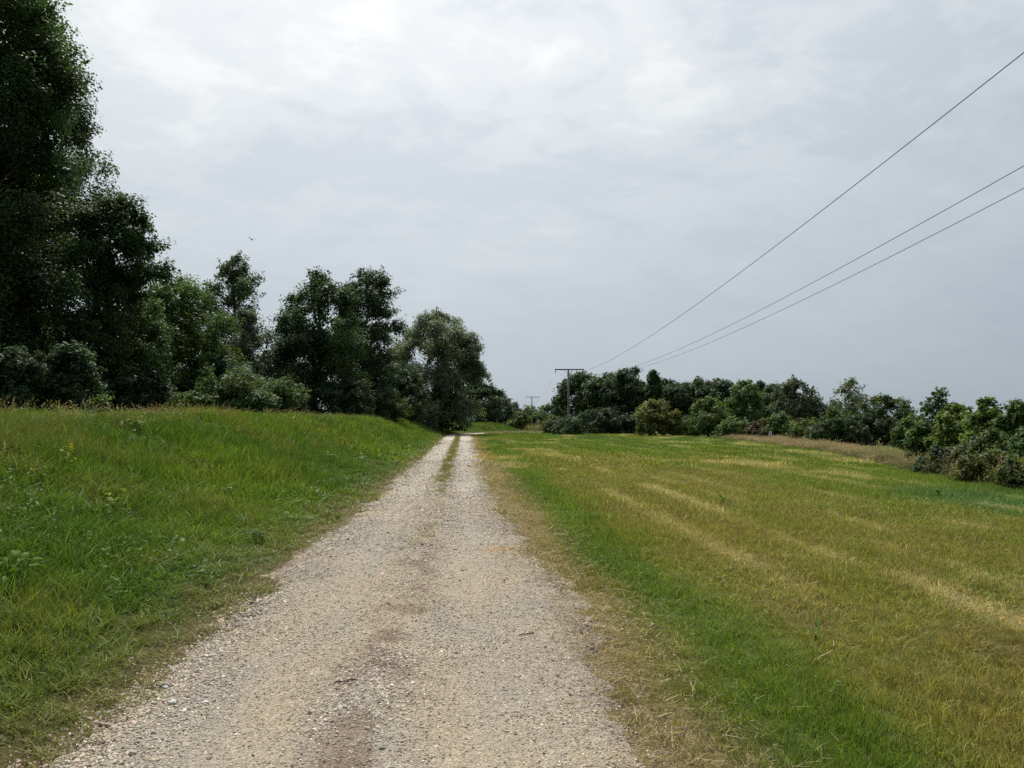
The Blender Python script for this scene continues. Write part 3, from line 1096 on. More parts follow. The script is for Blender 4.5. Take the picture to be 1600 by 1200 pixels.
def build_tree(name, label, cat, x, y, half_w, top, base_tint, kind="round", crown_from=0.12, group=None, z0=None,
               trunk_r=None, density=1.0, droop=0.0, wind=0.35, clump=None, seed=0, bark=None, leaf=None, sub=None,
               blossom=0, lobes=None, aspect=1.0, multi=False, tipc=None):
    r = np.random.default_rng(1000 + seed)
    zb = hz(x, y) - 0.05 if z0 is None else z0
    H = top - zb
    root = thing(name, label, cat, (x, y, zb), 0.0, group)
    dist = math.hypot(x, y)
    s = leaf or (0.0021 * dist + 0.016)
    zc0 = H * crown_from
    Hc = H - zc0
    R = half_w
    ph, pr = PROFILE[kind]
    cr = clump or max(0.12 * R + 0.055 * Hc, 3.6 * s)
    if kind in ("bush",):
        cr = clump or max(0.30 * min(R, Hc), 3.2 * s)
    # clump centres: mostly out near an uneven envelope, some inside
    surf = 2 * math.pi * R * Hc * 0.75
    n_cl = int(np.clip(1.5 * surf / (cr * cr * 2.2), 26, 420) * (0.75 + 0.25 * density) * (0.72 if kind == "poplar" else 1.0))
    th = r.uniform(0, 2 * math.pi, n_cl)
    hh = r.uniform(0, 1, n_cl) ** 0.92
    rad = np.interp(hh, ph, pr)
    lump = fbm(np.cos(th) * 1.7 + 5 + seed, np.sin(th) * 1.7 + hh * Hc / R * 1.6 + 9, 200 + seed, 3)
    rad = rad * (0.76 + 0.50 * lump)
    frac = np.where(r.uniform(size=n_cl) < 0.72, r.uniform(0.74, 1.0, n_cl), r.uniform(0.15, 0.75, n_cl))
    rr = np.maximum(R * rad * frac - cr * 0.45, 0.02)
    lean = wind * 0.10 * H * hh ** 1.5
    C = np.stack([rr * np.cos(th) + lean, rr * np.sin(th) * aspect, zc0 + hh * (Hc - cr * 0.55)], -1)
    CR = cr * (r.uniform(0.70, 1.35, n_cl) if kind == "poplar" else r.uniform(0.65, 1.30, n_cl)) * (1.0 - 0.25 * sstep(0.8, 1.0, hh))
    if lobes:
        extra, er = [], []
        for (lx, ly, lz, lr, ln) in lobes:
            d = r.normal(size=(ln, 3))
            d /= np.linalg.norm(d, axis=1)[:, None]
            extra.append(np.array([lx, ly, lz]) + d * lr * r.uniform(0.35, 1.0, (ln, 1)) * np.array([1, 1, 0.9]))
            er.append(cr * r.uniform(0.6, 1.0, ln))
        C = np.concatenate([C] + extra)
        CR = np.concatenate([CR] + er)
        n_cl = len(C)
    # sprays of leaves growing out of each clump, blown over and hanging at their ends
    ns = 8
    out = C - np.stack([lean_at(C[:, 2], H, wind), np.zeros(n_cl), C[:, 2] * 0.75], -1)
    out /= np.linalg.norm(out, axis=1)[:, None] + 1e-6
    sd = r.normal(size=(n_cl, ns, 3)) + 0.75 * out[:, None, :] + np.array([0, 0, 0.25])
    sd /= np.linalg.norm(sd, axis=2)[:, :, None] + 1e-9
    SC_ = C[:, None, :] + sd * (CR[:, None, None] * r.uniform(0.25, 1.0, (n_cl, ns, 1))) * np.array([1.1, 1.0, 0.85])
    SR = CR[:, None] * (r.uniform(0.24, 0.50, (n_cl, ns)) if kind == "poplar" else r.uniform(0.26, 0.52, (n_cl, ns)))
    SE = 0.6 * sd + r.normal(0, 0.45, (n_cl, ns, 3)) + np.array([0.9 * wind, 0.0, 0.10 - 0.9 * droop])
    SE /= np.linalg.norm(SE, axis=2)[:, :, None] + 1e-9
    SC_, SR, SE, sdf = SC_.reshape(-1, 3), SR.ravel(), SE.reshape(-1, 3), sd.reshape(-1, 3)
    per = (1.45 if kind == "poplar" else 1.15) * density * (4 * SR * SR) / (0.55 * s * s)
    per = np.maximum(per.astype(int), 5)
    N = int(per.sum())
    sid = np.repeat(np.arange(n_cl * ns), per)
    cid = sid // ns
    d = r.normal(size=(N, 3))
    d /= np.linalg.norm(d, axis=1)[:, None] + 1e-9
    rad_l = r.uniform(0, 1, N) ** 0.5
    al = (d * SE[sid]).sum(1)
    off = (d + SE[sid] * (al * (1.15 if kind == "poplar" else 0.9))[:, None]) * (rad_l * SR[sid])[:, None]
    off[:, 2] -= (0.10 + 0.5 * droop) * (al * rad_l) ** 2 * SR[sid] * np.sign(al + 0.3)
    P = SC_[sid] + off
    P[:, 2] = np.maximum(P[:, 2], 0.03 + 0.04 * r.uniform(size=N))
    d = 0.6 * d + 0.6 * sdf[sid]
    # leaf frames: facing outward and up with much scatter
    nrm = 0.55 * d + r.normal(0, 0.40, (N, 3)) + np.array([-0.10, 0.0, 0.40])
    nrm /= np.linalg.norm(nrm, axis=1)[:, None] + 1e-9
    ax = r.normal(0, 0.8, (N, 3)) + np.array([0.9 * wind, 0.0, -0.45 - droop])
    ax -= nrm * (ax * nrm).sum(1)[:, None]
    ax /= np.linalg.norm(ax, axis=1)[:, None] + 1e-9
    bx = np.cross(nrm, ax)
    ls = s * np.exp(r.normal(0, 0.28, N))
    el = 1.25 + 0.5 * droop
    wd = 0.46 - 0.14 * min(droop, 1)
    p0 = P - ax * (ls * 0.5 * el)[:, None]
    p2 = P + ax * (ls * 0.5 * el)[:, None]
    p1 = P + bx * (ls * wd)[:, None] - ax * (ls * 0.06)[:, None] + nrm * (ls * 0.10)[:, None]
    p3 = P - bx * (ls * wd)[:, None] - ax * (ls * 0.06)[:, None] + nrm * (ls * 0.10)[:, None]
    if dist < 42:
        V = np.stack([p0, p1, p2, p3], 1).reshape(-1, 3)
        F = np.arange(4 * N).reshape(-1, 4)
    else:      # far leaves: a single pointed face each
        V = np.stack([p1 - ax * (ls * 0.3)[:, None], p2, p3 - ax * (ls * 0.3)[:, None]], 1).reshape(-1, 3)
        F = np.arange(3 * N).reshape(-1, 3)
    bt = np.asarray(base_tint, float)
    ctone = np.exp(r.normal(0, 0.24, n_cl))
    chue = r.normal(0, 0.09, n_cl)
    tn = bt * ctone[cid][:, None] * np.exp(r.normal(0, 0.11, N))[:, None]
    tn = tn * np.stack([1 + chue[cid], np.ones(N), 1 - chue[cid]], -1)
    if tipc is not None:      # lighter, yellower leaf tint towards the outside and top of the crown
        outer = sstep(0.55, 1.0, np.hypot(P[:, 0], P[:, 1]) / R) * 0.5 + sstep(0.45, 0.95, P[:, 2] / H)
        w = np.clip(outer, 0, 1) * sstep(0.6, 1.0, rad_l) * 0.8
        tn = lerp(tn, np.broadcast_to(np.asarray(tipc), tn.shape), w)
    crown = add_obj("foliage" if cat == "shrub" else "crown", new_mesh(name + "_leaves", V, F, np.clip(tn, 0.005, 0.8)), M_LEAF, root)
    # wood: trunk or stems, and limbs reaching into the clumps
    mb = MB()
    tr = trunk_r or (0.022 * H + 0.03)
    wig = r.normal(0, 0.02 * H, (6, 2))
    wig[0] = 0

    def axis_pt(z):
        f = np.clip(z / H, 0, 1)
        k = f * 5
        i = int(min(math.floor(k), 4))
        w = wig[i] * (1 - (k - i)) + wig[i + 1] * (k - i)
        return np.array([w[0] + wind * 0.10 * H * f ** 1.5 * 0.6, w[1], z])

    if not multi and cat != "shrub":
        zs = np.linspace(-0.3, H * 0.90, 12)
        mb.tube([axis_pt(max(z, 0)) + np.array([0, 0, min(z, 0)]) for z in zs], [tr * (1.35 if i == 0 else 1.0) * (1 - 0.93 * (i / 11) ** 0.9) + 0.01 for i in range(12)], 8)
    order = r.permutation(n_cl)[: min(n_cl, 110)]
    for k in order:
        c = C[k]
        hd = math.hypot(c[0], c[1])
        if multi or cat == "shrub":
            a = np.array([c[0] * 0.15, c[1] * 0.15, -0.05])
        else:
            a = axis_pt(max(0.10 * H, min(c[2] - 0.55 * hd - 0.02 * H, 0.86 * H)))
        m = a * 0.45 + c * 0.55 + np.array([0, 0, 0.10 * hd]) + r.normal(0, 0.05 * (hd + 0.3), 3)
        b0 = tr * (0.20 if cat != "shrub" else 0.35) * (1 - 0.5 * c[2] / H) + 0.006
        ex = 1.0
        e = c + np.array([0, 0, CR[k] * 0.15])
        mb.tube([a, a * 0.65 + m * 0.35, m, m * 0.4 + e * 0.6, e], [b0, b0 * 0.8, b0 * 0.55, b0 * 0.35, b0 * 0.15], 4, False)
        if k % 4 == 0:   # a bare twig poking out of the spray
            out = (c - axis_pt(c[2])) * np.array([1, 1, 0]) + np.array([0.3, 0, 0.4])
            out = out / (np.linalg.norm(out) + 1e-6)
            e2 = c + out * CR[k] * r.uniform(0.9, 1.35)
            mb.tube([c, (c + e2) / 2 + r.normal(0, 0.06, 3) * CR[k], e2], [b0 * 0.25, b0 * 0.18, b0 * 0.08], 3, False)
    mb.build("stems" if cat == "shrub" else "trunk", bark or M_BARK, root)
    if blossom:
        bm_ = []
        pick = r.choice(N, blossom * 14)
        V2, F2 = [], []
        for j in range(blossom):
            c = P[pick[j]] * np.array([1.03, 1.03, 1.02])
            for i in range(14):
                p = c + r.normal(0, 0.05, 3) * np.array([1, 1, 0.3])
                k = len(V2)
                q1 = r.normal(0, 0.022, 3)
                q2 = r.normal(0, 0.022, 3)
                V2 += [p - q1, p - q2, p + q1, p + q2]
                F2.append((k, k + 1, k + 2, k + 3))
        ob = add_obj("blossom", new_mesh(name + "_flowers", np.array(V2), np.array(F2)), M_BLOSSOM, root)
        ob["kind"] = "stuff"
    return root, N * (2 if dist < 42 else 1)


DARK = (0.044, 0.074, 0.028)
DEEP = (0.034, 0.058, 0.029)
MID = (0.074, 0.120, 0.032)
BRIGHT = (0.098, 0.152, 0.034)
SILVER = (0.125, 0.150, 0.098)
GREYW = (0.078, 0.095, 0.064)
YELL = (0.110, 0.130, 0.028)
OLIV = (0.088, 0.110, 0.032)

TREES = [
    dict(name='poplar_tree', label='tallest dark poplar, its crown running out of the top left corner', cat='tree', x=-21.65, y=33, half_w=4.05, top=24.77, base_tint=DARK, kind='poplar', crown_from=0.1, group='tall trees behind the embankment', wind=0.15, density=0.95),
    dict(name='poplar_tree', label='dark poplar with a rounded crown bulging right of the tallest poplar', cat='tree', x=-17.52, y=36.5, half_w=2.51, top=13.01, base_tint=DARK, kind='round', crown_from=0.18, group='tall trees behind the embankment', density=0.9, wind=0.2),
    dict(name='ash_tree', label='mid green leafy ash right of the tall poplars', cat='tree', x=-18.34, y=46, half_w=3.33, top=10.89, base_tint=MID, kind='round', crown_from=0.05, group='tall trees behind the embankment', density=0.9),
    dict(name='ash_tree', label='lower mid green tree tucked under the tall poplar', cat='tree', x=-19.09, y=42, half_w=2.14, top=8.27, base_tint=MID, kind='round', crown_from=0.05, group='tall trees behind the embankment', density=0.7),
    dict(name='poplar_tree', label='slim airy poplar whose crown stands alone against the sky', cat='tree', x=-20.81, y=64, half_w=2.5, top=16.3, base_tint=DARK, kind='poplar', crown_from=0.34, group='tall trees behind the embankment', density=0.72, wind=0.5),
    dict(name='willow_tree', label='grey-green willow between the ash and the dark poplar pair', cat='tree', x=-16.23, y=53, half_w=2.35, top=9.81, base_tint=GREYW, kind='willow', crown_from=0.05, group='tall trees behind the embankment', droop=0.5),
    dict(name='poplar_tree', label='left and nearer of the two dark poplars in the middle of the wood', cat='tree', x=-11.79, y=58, half_w=3.84, top=13.73, base_tint=DARK, kind='poplar', crown_from=0.04, group='tall trees behind the embankment', wind=0.2),
    dict(name='poplar_tree', label='right and taller of the two dark poplars beside the silver willow', cat='tree', x=-9.54, y=67, half_w=3.37, top=15.96, base_tint=DEEP, kind='poplar', crown_from=0.04, group='tall trees behind the embankment', wind=0.5),
    dict(name='willow_tree', label='broad silvery willow leaning out over the track', cat='tree', x=-3.37, y=88, half_w=5.72, top=15.21, base_tint=SILVER, kind='willow', crown_from=0.1, group='tall trees behind the embankment', droop=0.5, wind=0.25, bark=M_BARK_GREY, lobes=[(4.6, 0.0, 7.4, 1.7, 16), (3.6, -0.5, 9.8, 1.6, 12)]),
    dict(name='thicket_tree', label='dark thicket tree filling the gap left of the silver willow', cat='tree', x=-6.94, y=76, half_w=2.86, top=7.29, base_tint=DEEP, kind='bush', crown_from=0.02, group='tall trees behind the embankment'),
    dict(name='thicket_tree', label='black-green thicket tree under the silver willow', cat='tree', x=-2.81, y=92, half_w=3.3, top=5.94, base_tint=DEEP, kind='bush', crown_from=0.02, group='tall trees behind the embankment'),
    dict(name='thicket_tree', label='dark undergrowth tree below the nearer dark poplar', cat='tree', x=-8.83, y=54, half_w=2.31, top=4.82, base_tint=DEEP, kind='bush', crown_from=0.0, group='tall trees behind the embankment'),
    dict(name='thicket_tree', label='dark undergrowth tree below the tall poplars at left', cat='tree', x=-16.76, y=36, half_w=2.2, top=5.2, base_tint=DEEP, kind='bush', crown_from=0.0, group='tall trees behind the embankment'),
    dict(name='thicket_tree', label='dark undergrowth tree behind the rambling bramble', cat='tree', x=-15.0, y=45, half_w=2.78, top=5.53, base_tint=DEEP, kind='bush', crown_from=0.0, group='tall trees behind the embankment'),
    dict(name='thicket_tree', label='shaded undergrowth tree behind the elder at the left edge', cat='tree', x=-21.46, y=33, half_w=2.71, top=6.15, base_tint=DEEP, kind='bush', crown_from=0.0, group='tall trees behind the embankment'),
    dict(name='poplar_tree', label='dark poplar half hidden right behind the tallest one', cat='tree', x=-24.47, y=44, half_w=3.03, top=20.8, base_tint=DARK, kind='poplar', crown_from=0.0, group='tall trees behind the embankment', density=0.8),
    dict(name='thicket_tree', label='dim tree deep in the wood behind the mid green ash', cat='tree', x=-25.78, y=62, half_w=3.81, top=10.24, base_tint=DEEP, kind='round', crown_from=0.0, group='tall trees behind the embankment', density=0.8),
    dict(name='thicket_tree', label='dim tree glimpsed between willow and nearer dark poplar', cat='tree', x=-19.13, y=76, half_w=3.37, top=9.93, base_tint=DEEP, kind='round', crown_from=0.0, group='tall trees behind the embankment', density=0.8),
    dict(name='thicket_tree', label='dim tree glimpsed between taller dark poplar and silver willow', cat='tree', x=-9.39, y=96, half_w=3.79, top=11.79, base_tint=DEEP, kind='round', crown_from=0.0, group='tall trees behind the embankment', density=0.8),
    dict(name='elder_shrub', label='dark leafy elder just right of the one cut by the left edge', cat='shrub', x=-13.86, y=26, half_w=1.13, top=4.43, base_tint=DEEP, kind='bush', crown_from=0.0, group='shrubs behind the embankment', density=0.75),
    dict(name='elder_shrub', label='dark green elder cut by the left edge of the picture', cat='shrub', x=-15.19, y=25, half_w=1.34, top=4.09, base_tint=DEEP, kind='bush', crown_from=0.0, group='shrubs behind the embankment'),
    dict(name='bramble_shrub', label='low bramble trailing left of the bramble mound', cat='shrub', x=-10.01, y=27, half_w=0.85, top=2.74, base_tint=(0.060,0.095,0.026), kind='bush', crown_from=0.0, group='shrubs behind the embankment'),
    dict(name='bramble_shrub', label='rambling bramble mound on top of the embankment', cat='shrub', x=-9.06, y=29.5, half_w=1.93, top=3.73, base_tint=(0.052,0.085,0.026), kind='bush', crown_from=0.0, group='shrubs behind the embankment'),
    dict(name='elder_shrub', label='rounded elder with cream blossom right of the bramble mound', cat='shrub', x=-7.9, y=31.5, half_w=1.11, top=3.49, base_tint=(0.062,0.098,0.028), kind='bush', crown_from=0.0, group='shrubs behind the embankment', blossom=26),
    dict(name='nettle_shrub', label='small leafy sapling alone on the crest of the bank', cat='shrub', x=-8.1, y=16.5, half_w=0.13, top=2.22, base_tint=BRIGHT, kind='bush', crown_from=0.0, group='shrubs behind the embankment', density=0.6),
    dict(name='thicket_shrub', label='dark shrub at the foot of the poplar pair', cat='shrub', x=-6.63, y=60, half_w=2.04, top=4.32, base_tint=DARK, kind='bush', crown_from=0.0, group='shrubs behind the embankment'),
    dict(name='thicket_tree', label='dark spreading tree right behind the silver willow', cat='tree', x=2.14, y=114, half_w=4.02, top=8.01, base_tint=DEEP, kind='round', crown_from=0.02, group='far trees beyond the bend'),
    dict(name='hawthorn_shrub', label='leafy shrub left on the far bank of the bend', cat='shrub', x=-0.62, y=117, half_w=2.42, top=3.12, base_tint=MID, kind='bush', crown_from=0.0, group='far trees beyond the bend', z0=0.2),
    dict(name='hawthorn_shrub', label='leafy shrub right on the far bank of the bend', cat='shrub', x=3.02, y=120, half_w=2.48, top=3.38, base_tint=MID, kind='bush', crown_from=0.0, group='far trees beyond the bend', z0=0.2),
    dict(name='willow_tree', label='grey-green cone-shaped willow just right of the far bank', cat='tree', x=6.55, y=130, half_w=3.1, top=6.92, base_tint=GREYW, kind='willow', crown_from=0.02, group='far trees beyond the bend', z0=0),
    dict(name='spruce_tree', label='thin dark pointed tree right of the cone-shaped willow', cat='tree', x=10.54, y=150, half_w=1.25, top=5.44, base_tint=DEEP, kind='spire', crown_from=0.05, group='far trees beyond the bend', z0=0),
    dict(name='hawthorn_shrub', label='round cream-flecked bush left of the farther pole', cat='shrub', x=9.79, y=122, half_w=1.77, top=2.86, base_tint=OLIV, kind='bush', crown_from=0.0, group='far trees beyond the bend', z0=0, blossom=20),
    dict(name='thicket_tree', label='small round tree behind the farther pole', cat='tree', x=21.77, y=232, half_w=2.41, top=6.68, base_tint=DARK, kind='round', crown_from=0.02, group='far trees beyond the bend', z0=0),
    dict(name='thicket_tree', label='loose green tree between the two poles', cat='tree', x=25.94, y=226, half_w=5.18, top=6.96, base_tint=MID, kind='round', crown_from=0.02, group='far trees beyond the bend', z0=0),
    dict(name='hawthorn_shrub', label='low green bush between the two poles', cat='shrub', x=13.97, y=112, half_w=2.1, top=2.46, base_tint=MID, kind='bush', crown_from=0.0, group='far trees beyond the bend', z0=0),
    dict(name='thicket_tree', label='small dark tree left of the nearer pole', cat='tree', x=15.54, y=116, half_w=1.57, top=5.86, base_tint=DEEP, kind='round', crown_from=0.05, group='trees along the far side of the meadow', z0=0),
    dict(name='oak_tree', label='dark oak directly behind the nearer pole', cat='tree', x=17.39, y=107, half_w=4.03, top=9.14, base_tint=DARK, kind='round', crown_from=0.02, group='trees along the far side of the meadow', z0=0),
    dict(name='oak_tree', label='dark oak with a knobbly top second from the nearer pole', cat='tree', x=19.86, y=102, half_w=3.21, top=7.97, base_tint=DARK, kind='round', crown_from=0.02, group='trees along the far side of the meadow', z0=0),
    dict(name='oak_tree', label='broad dark oak under the two lower wires', cat='tree', x=22.25, y=100, half_w=3.58, top=9.05, base_tint=DEEP, kind='round', crown_from=0.02, group='trees along the far side of the meadow', z0=0),
    dict(name='poplar_tree', label='narrow dark tree poking up right of the broad oak', cat='tree', x=24.73, y=103, half_w=2.06, top=9.47, base_tint=DEEP, kind='poplar', crown_from=0.05, group='trees along the far side of the meadow', z0=0),
    dict(name='oak_tree', label='dark tree with a pointed top above the yellow-tipped maple', cat='tree', x=26.36, y=98, half_w=2.69, top=8.74, base_tint=DARK, kind='spire', crown_from=0.02, group='trees along the far side of the meadow', z0=0),
    dict(name='oak_tree', label='low dark tree in the dip of the tree line', cat='tree', x=28.54, y=95, half_w=2.61, top=6.35, base_tint=DEEP, kind='round', crown_from=0.02, group='trees along the far side of the meadow', z0=0),
    dict(name='oak_tree', label='wide dark oak above the second yellow-green maple', cat='tree', x=32.28, y=96, half_w=3.66, top=7.48, base_tint=DARK, kind='round', crown_from=0.02, group='trees along the far side of the meadow', z0=0),
    dict(name='oak_tree', label='dark oak right of the wide oak', cat='tree', x=34.77, y=93, half_w=2.76, top=6.97, base_tint=DEEP, kind='round', crown_from=0.02, group='trees along the far side of the meadow', z0=0),
    dict(name='lime_tree', label='tall green lime standing forward of the dark oaks', cat='tree', x=32.49, y=80, half_w=2.13, top=6.53, base_tint=MID, kind='round', crown_from=0.02, group='trees along the far side of the meadow', z0=0),
    dict(name='lime_tree', label='green tree between the tall lime and the wind-blown willow', cat='tree', x=37.85, y=86, half_w=2.38, top=6.03, base_tint=DARK, kind='round', crown_from=0.02, group='trees along the far side of the meadow', z0=0),
    dict(name='willow_tree', label='wind-blown willow with a top swept to the left', cat='tree', x=35.22, y=73, half_w=2.34, top=6.33, base_tint=GREYW, kind='willow', crown_from=0.02, group='trees along the far side of the meadow', z0=0, wind=-0.3, droop=0.3, lobes=[(1.9, 0, 3.4, 0.8, 10)]),
    dict(name='willow_tree', label='low grey willow right of the wind-blown one', cat='tree', x=38.62, y=74, half_w=1.74, top=3.44, base_tint=GREYW, kind='willow', crown_from=0.0, group='trees along the far side of the meadow', z0=0, droop=0.3),
    dict(name='birch_tree', label='feathery thin tree with see-through grey-green crown', cat='tree', x=37.05, y=66, half_w=1.92, top=5.72, base_tint=SILVER, kind='sparse', crown_from=0.1, group='trees along the far side of the meadow', z0=0, density=0.42, wind=0.6, bark=M_BARK_GREY),
    dict(name='hornbeam_tree', label='dense dark tree right of the feathery one', cat='tree', x=30.66, y=50, half_w=2.26, top=3.52, base_tint=DARK, kind='round', crown_from=0.02, group='trees along the far side of the meadow', z0=0, tipc=(0.09,0.115,0.03)),
    dict(name='maple_tree', label='round yellow-tipped maple in front of the dark oaks', cat='tree', x=21.41, y=80, half_w=2.02, top=4.14, base_tint=OLIV, kind='round', crown_from=0.04, group='trees along the far side of the meadow', z0=0, tipc=(0.19,0.175,0.035)),
    dict(name='maple_tree', label='small yellow-tipped maple beside the round one', cat='tree', x=23.92, y=79.5, half_w=1.01, top=2.74, base_tint=OLIV, kind='round', crown_from=0.04, group='trees along the far side of the meadow', z0=0, tipc=(0.19,0.165,0.035)),
    dict(name='maple_tree', label='round yellow-green maple farthest right of the three maples', cat='tree', x=26.38, y=75, half_w=2.14, top=4.06, base_tint=MID, kind='round', crown_from=0.02, group='trees along the far side of the meadow', z0=0, tipc=(0.12,0.15,0.035)),
    dict(name='hazel_shrub', label='dark hazel at the foot of the oaks behind the nearer pole', cat='shrub', x=18.2, y=95, half_w=3.38, top=3.2, base_tint=DEEP, kind='bush', crown_from=0.0, group='trees along the far side of the meadow', z0=0),
    dict(name='hazel_shrub', label='dark hazel left of the round yellow-tipped maple', cat='shrub', x=21.63, y=91, half_w=2.48, top=2.48, base_tint=DEEP, kind='bush', crown_from=0.0, group='trees along the far side of the meadow', z0=0),
    dict(name='hazel_shrub', label='dark hazel between the small and the yellow-green maple', cat='shrub', x=26.76, y=84, half_w=1.95, top=2.27, base_tint=DEEP, kind='bush', crown_from=0.0, group='trees along the far side of the meadow', z0=0),
    dict(name='pole_shrub', label='bushy shrub grown round the foot of the nearer pole', cat='shrub', x=13.05, y=89, half_w=2.04, top=2.13, base_tint=DARK, kind='bush', crown_from=0.0, group='trees along the far side of the meadow', z0=0),
    dict(name='pole_shrub', label='grey-green willow scrub left of the nearer pole foot', cat='shrub', x=12.45, y=97, half_w=1.62, top=2.35, base_tint=GREYW, kind='bush', crown_from=0.0, group='trees along the far side of the meadow', z0=0),
    dict(name='hazel_shrub', label='green hazel below the tall lime', cat='shrub', x=27.82, y=71, half_w=1.81, top=2.04, base_tint=MID, kind='bush', crown_from=0.0, group='trees along the far side of the meadow', z0=0),
    dict(name='plum_shrub', label='brownish purple-leaved shrub below the wind-blown willow', cat='shrub', x=29.22, y=68, half_w=1.3, top=2.03, base_tint=(0.075,0.06,0.03), kind='bush', crown_from=0.0, group='trees along the far side of the meadow', z0=0),
    dict(name='hazel_shrub', label='green hazel behind the small white frame', cat='shrub', x=30.38, y=66, half_w=1.55, top=2.44, base_tint=MID, kind='bush', crown_from=0.0, group='trees along the far side of the meadow', z0=0),
    dict(name='hazel_shrub', label='rounded olive hazel in front of the wind-blown willow', cat='shrub', x=27.91, y=56, half_w=1.43, top=1.81, base_tint=OLIV, kind='bush', crown_from=0.0, group='trees along the far side of the meadow', z0=0),
    dict(name='hawthorn_shrub', label='dome-shaped dark hawthorn left of the dense dark tree', cat='shrub', x=27.68, y=52, half_w=1.67, top=2.52, base_tint=DARK, kind='bush', crown_from=0.0, group='trees along the far side of the meadow', z0=0, tipc=(0.08,0.11,0.03)),
    dict(name='hawthorn_shrub', label='shadowy hawthorn at the foot of the dense dark tree', cat='shrub', x=28.58, y=49, half_w=1.37, top=2.11, base_tint=DEEP, kind='bush', crown_from=0.0, group='trees along the far side of the meadow', z0=0),
    dict(name='oak_tree', label='oak of the second row showing above the round yellow-tipped maple', cat='tree', x=32.17, y=113, half_w=4.06, top=8.49, base_tint=DARK, kind='round', crown_from=0.0, group='trees along the far side of the meadow', z0=0),
    dict(name='oak_tree', label='oak of the second row between round and yellow-green maple', cat='tree', x=35.54, y=112, half_w=3.79, top=7.82, base_tint=DEEP, kind='round', crown_from=0.0, group='trees along the far side of the meadow', z0=0),
    dict(name='oak_tree', label='oak of the second row peeping out left of the tall lime', cat='tree', x=40.82, y=112, half_w=4.28, top=8.46, base_tint=DARK, kind='round', crown_from=0.0, group='trees along the far side of the meadow', z0=0),
    dict(name='oak_tree', label='oak of the second row peeping out right of the tall lime', cat='tree', x=44.3, y=104, half_w=3.77, top=7.62, base_tint=DEEP, kind='round', crown_from=0.0, group='trees along the far side of the meadow', z0=0),
    dict(name='oak_tree', label='oak of the second row left of the wind-blown willow', cat='tree', x=45.73, y=100, half_w=3.2, top=6.93, base_tint=DARK, kind='round', crown_from=0.0, group='trees along the far side of the meadow', z0=0),
    dict(name='oak_tree', label='oak of the second row behind the broad oak under the wires', cat='tree', x=23.46, y=114, half_w=4.07, top=9.45, base_tint=DARK, kind='round', crown_from=0.0, group='trees along the far side of the meadow', z0=0),
    dict(name='oak_tree', label='low oak of the second row behind the feathery tree', cat='tree', x=45.38, y=84, half_w=3.06, top=3.84, base_tint=DARK, kind='round', crown_from=0.0, group='trees along the far side of the meadow', z0=0),
    dict(name='sloe_shrub', label='grey-green shrub filling the hedge foot left of the white-flowered one', cat='shrub', x=15.63, y=20.2, half_w=0.69, top=1.38, base_tint=(0.085,0.120,0.045), kind='bush', crown_from=0.0, group='hedge shrubs at the right edge of the meadow', z0=0, wind=0.5),
    dict(name='bramble_shrub', label='low trailing bramble at the hedge foot by the right edge', cat='shrub', x=13.59, y=16.6, half_w=0.47, top=0.76, base_tint=OLIV, kind='bush', crown_from=0.0, group='hedge shrubs at the right edge of the meadow', z0=0, density=0.8),
    dict(name='bramble_shrub', label='low grassy bramble right of the blackish shrub', cat='shrub', x=13.91, y=18.6, half_w=0.53, top=0.71, base_tint=OLIV, kind='bush', crown_from=0.0, group='hedge shrubs at the right edge of the meadow', z0=0, density=0.7),
    dict(name='hazel_shrub', label='green hazel filling the hedge between sapling and dense dark tree', cat='shrub', x=18.16, y=27, half_w=0.76, top=1.6, base_tint=MID, kind='bush', crown_from=0.0, group='hedge shrubs at the right edge of the meadow', z0=0, wind=0.5),
    dict(name='hazel_shrub', label='dark hazel right of the dense dark tree', cat='shrub', x=21.66, y=33, half_w=0.81, top=1.96, base_tint=MID, kind='bush', crown_from=0.0, group='hedge shrubs at the right edge of the meadow', z0=0, wind=0.6),
    dict(name='poplar_sapling', label='twin-topped poplar sapling with loose twigs above the hedge', cat='tree', x=20.82, y=30, half_w=0.71, top=3.12, base_tint=DARK, kind='sparse', crown_from=0.25, group='hedge shrubs at the right edge of the meadow', z0=0, density=0.5, wind=0.6),
    dict(name='dogwood_shrub', label='yellow-green dogwood under the twin-topped sapling', cat='shrub', x=18.38, y=25.5, half_w=0.87, top=2.27, base_tint=(0.105,0.150,0.030), kind='bush', crown_from=0.0, group='hedge shrubs at the right edge of the meadow', z0=0, wind=0.6),
    dict(name='dogwood_shrub', label='leafy bright dogwood with upright shoots in the hedge', cat='shrub', x=17.61, y=23, half_w=0.7, top=2.43, base_tint=BRIGHT, kind='bush', crown_from=0.0, group='hedge shrubs at the right edge of the meadow', z0=0, wind=0.5),
    dict(name='hazel_shrub', label='dark hazel behind the white-flowered shrub', cat='shrub', x=17.53, y=21.5, half_w=0.69, top=2.34, base_tint=MID, kind='bush', crown_from=0.0, group='hedge shrubs at the right edge of the meadow', z0=0, wind=0.5),
    dict(name='elder_shrub', label='grey-green white-flowered shrub at the right edge of the picture', cat='shrub', x=15.52, y=18.8, half_w=0.46, top=1.4, base_tint=MID, kind='bush', crown_from=0.0, group='hedge shrubs at the right edge of the meadow', z0=0, blossom=18),
    dict(name='hazel_shrub', label='tall hazel running out of the right edge of the picture', cat='shrub', x=16.74, y=19, half_w=0.72, top=2.37, base_tint=DARK, kind='bush', crown_from=0.0, group='hedge shrubs at the right edge of the meadow', z0=0),
    dict(name='sloe_shrub', label='low blackish shrub at the corner of the field edge', cat='shrub', x=15.01, y=21.6, half_w=0.53, top=0.8, base_tint=DEEP, kind='bush', crown_from=0.0, group='hedge shrubs at the right edge of the meadow', z0=0),
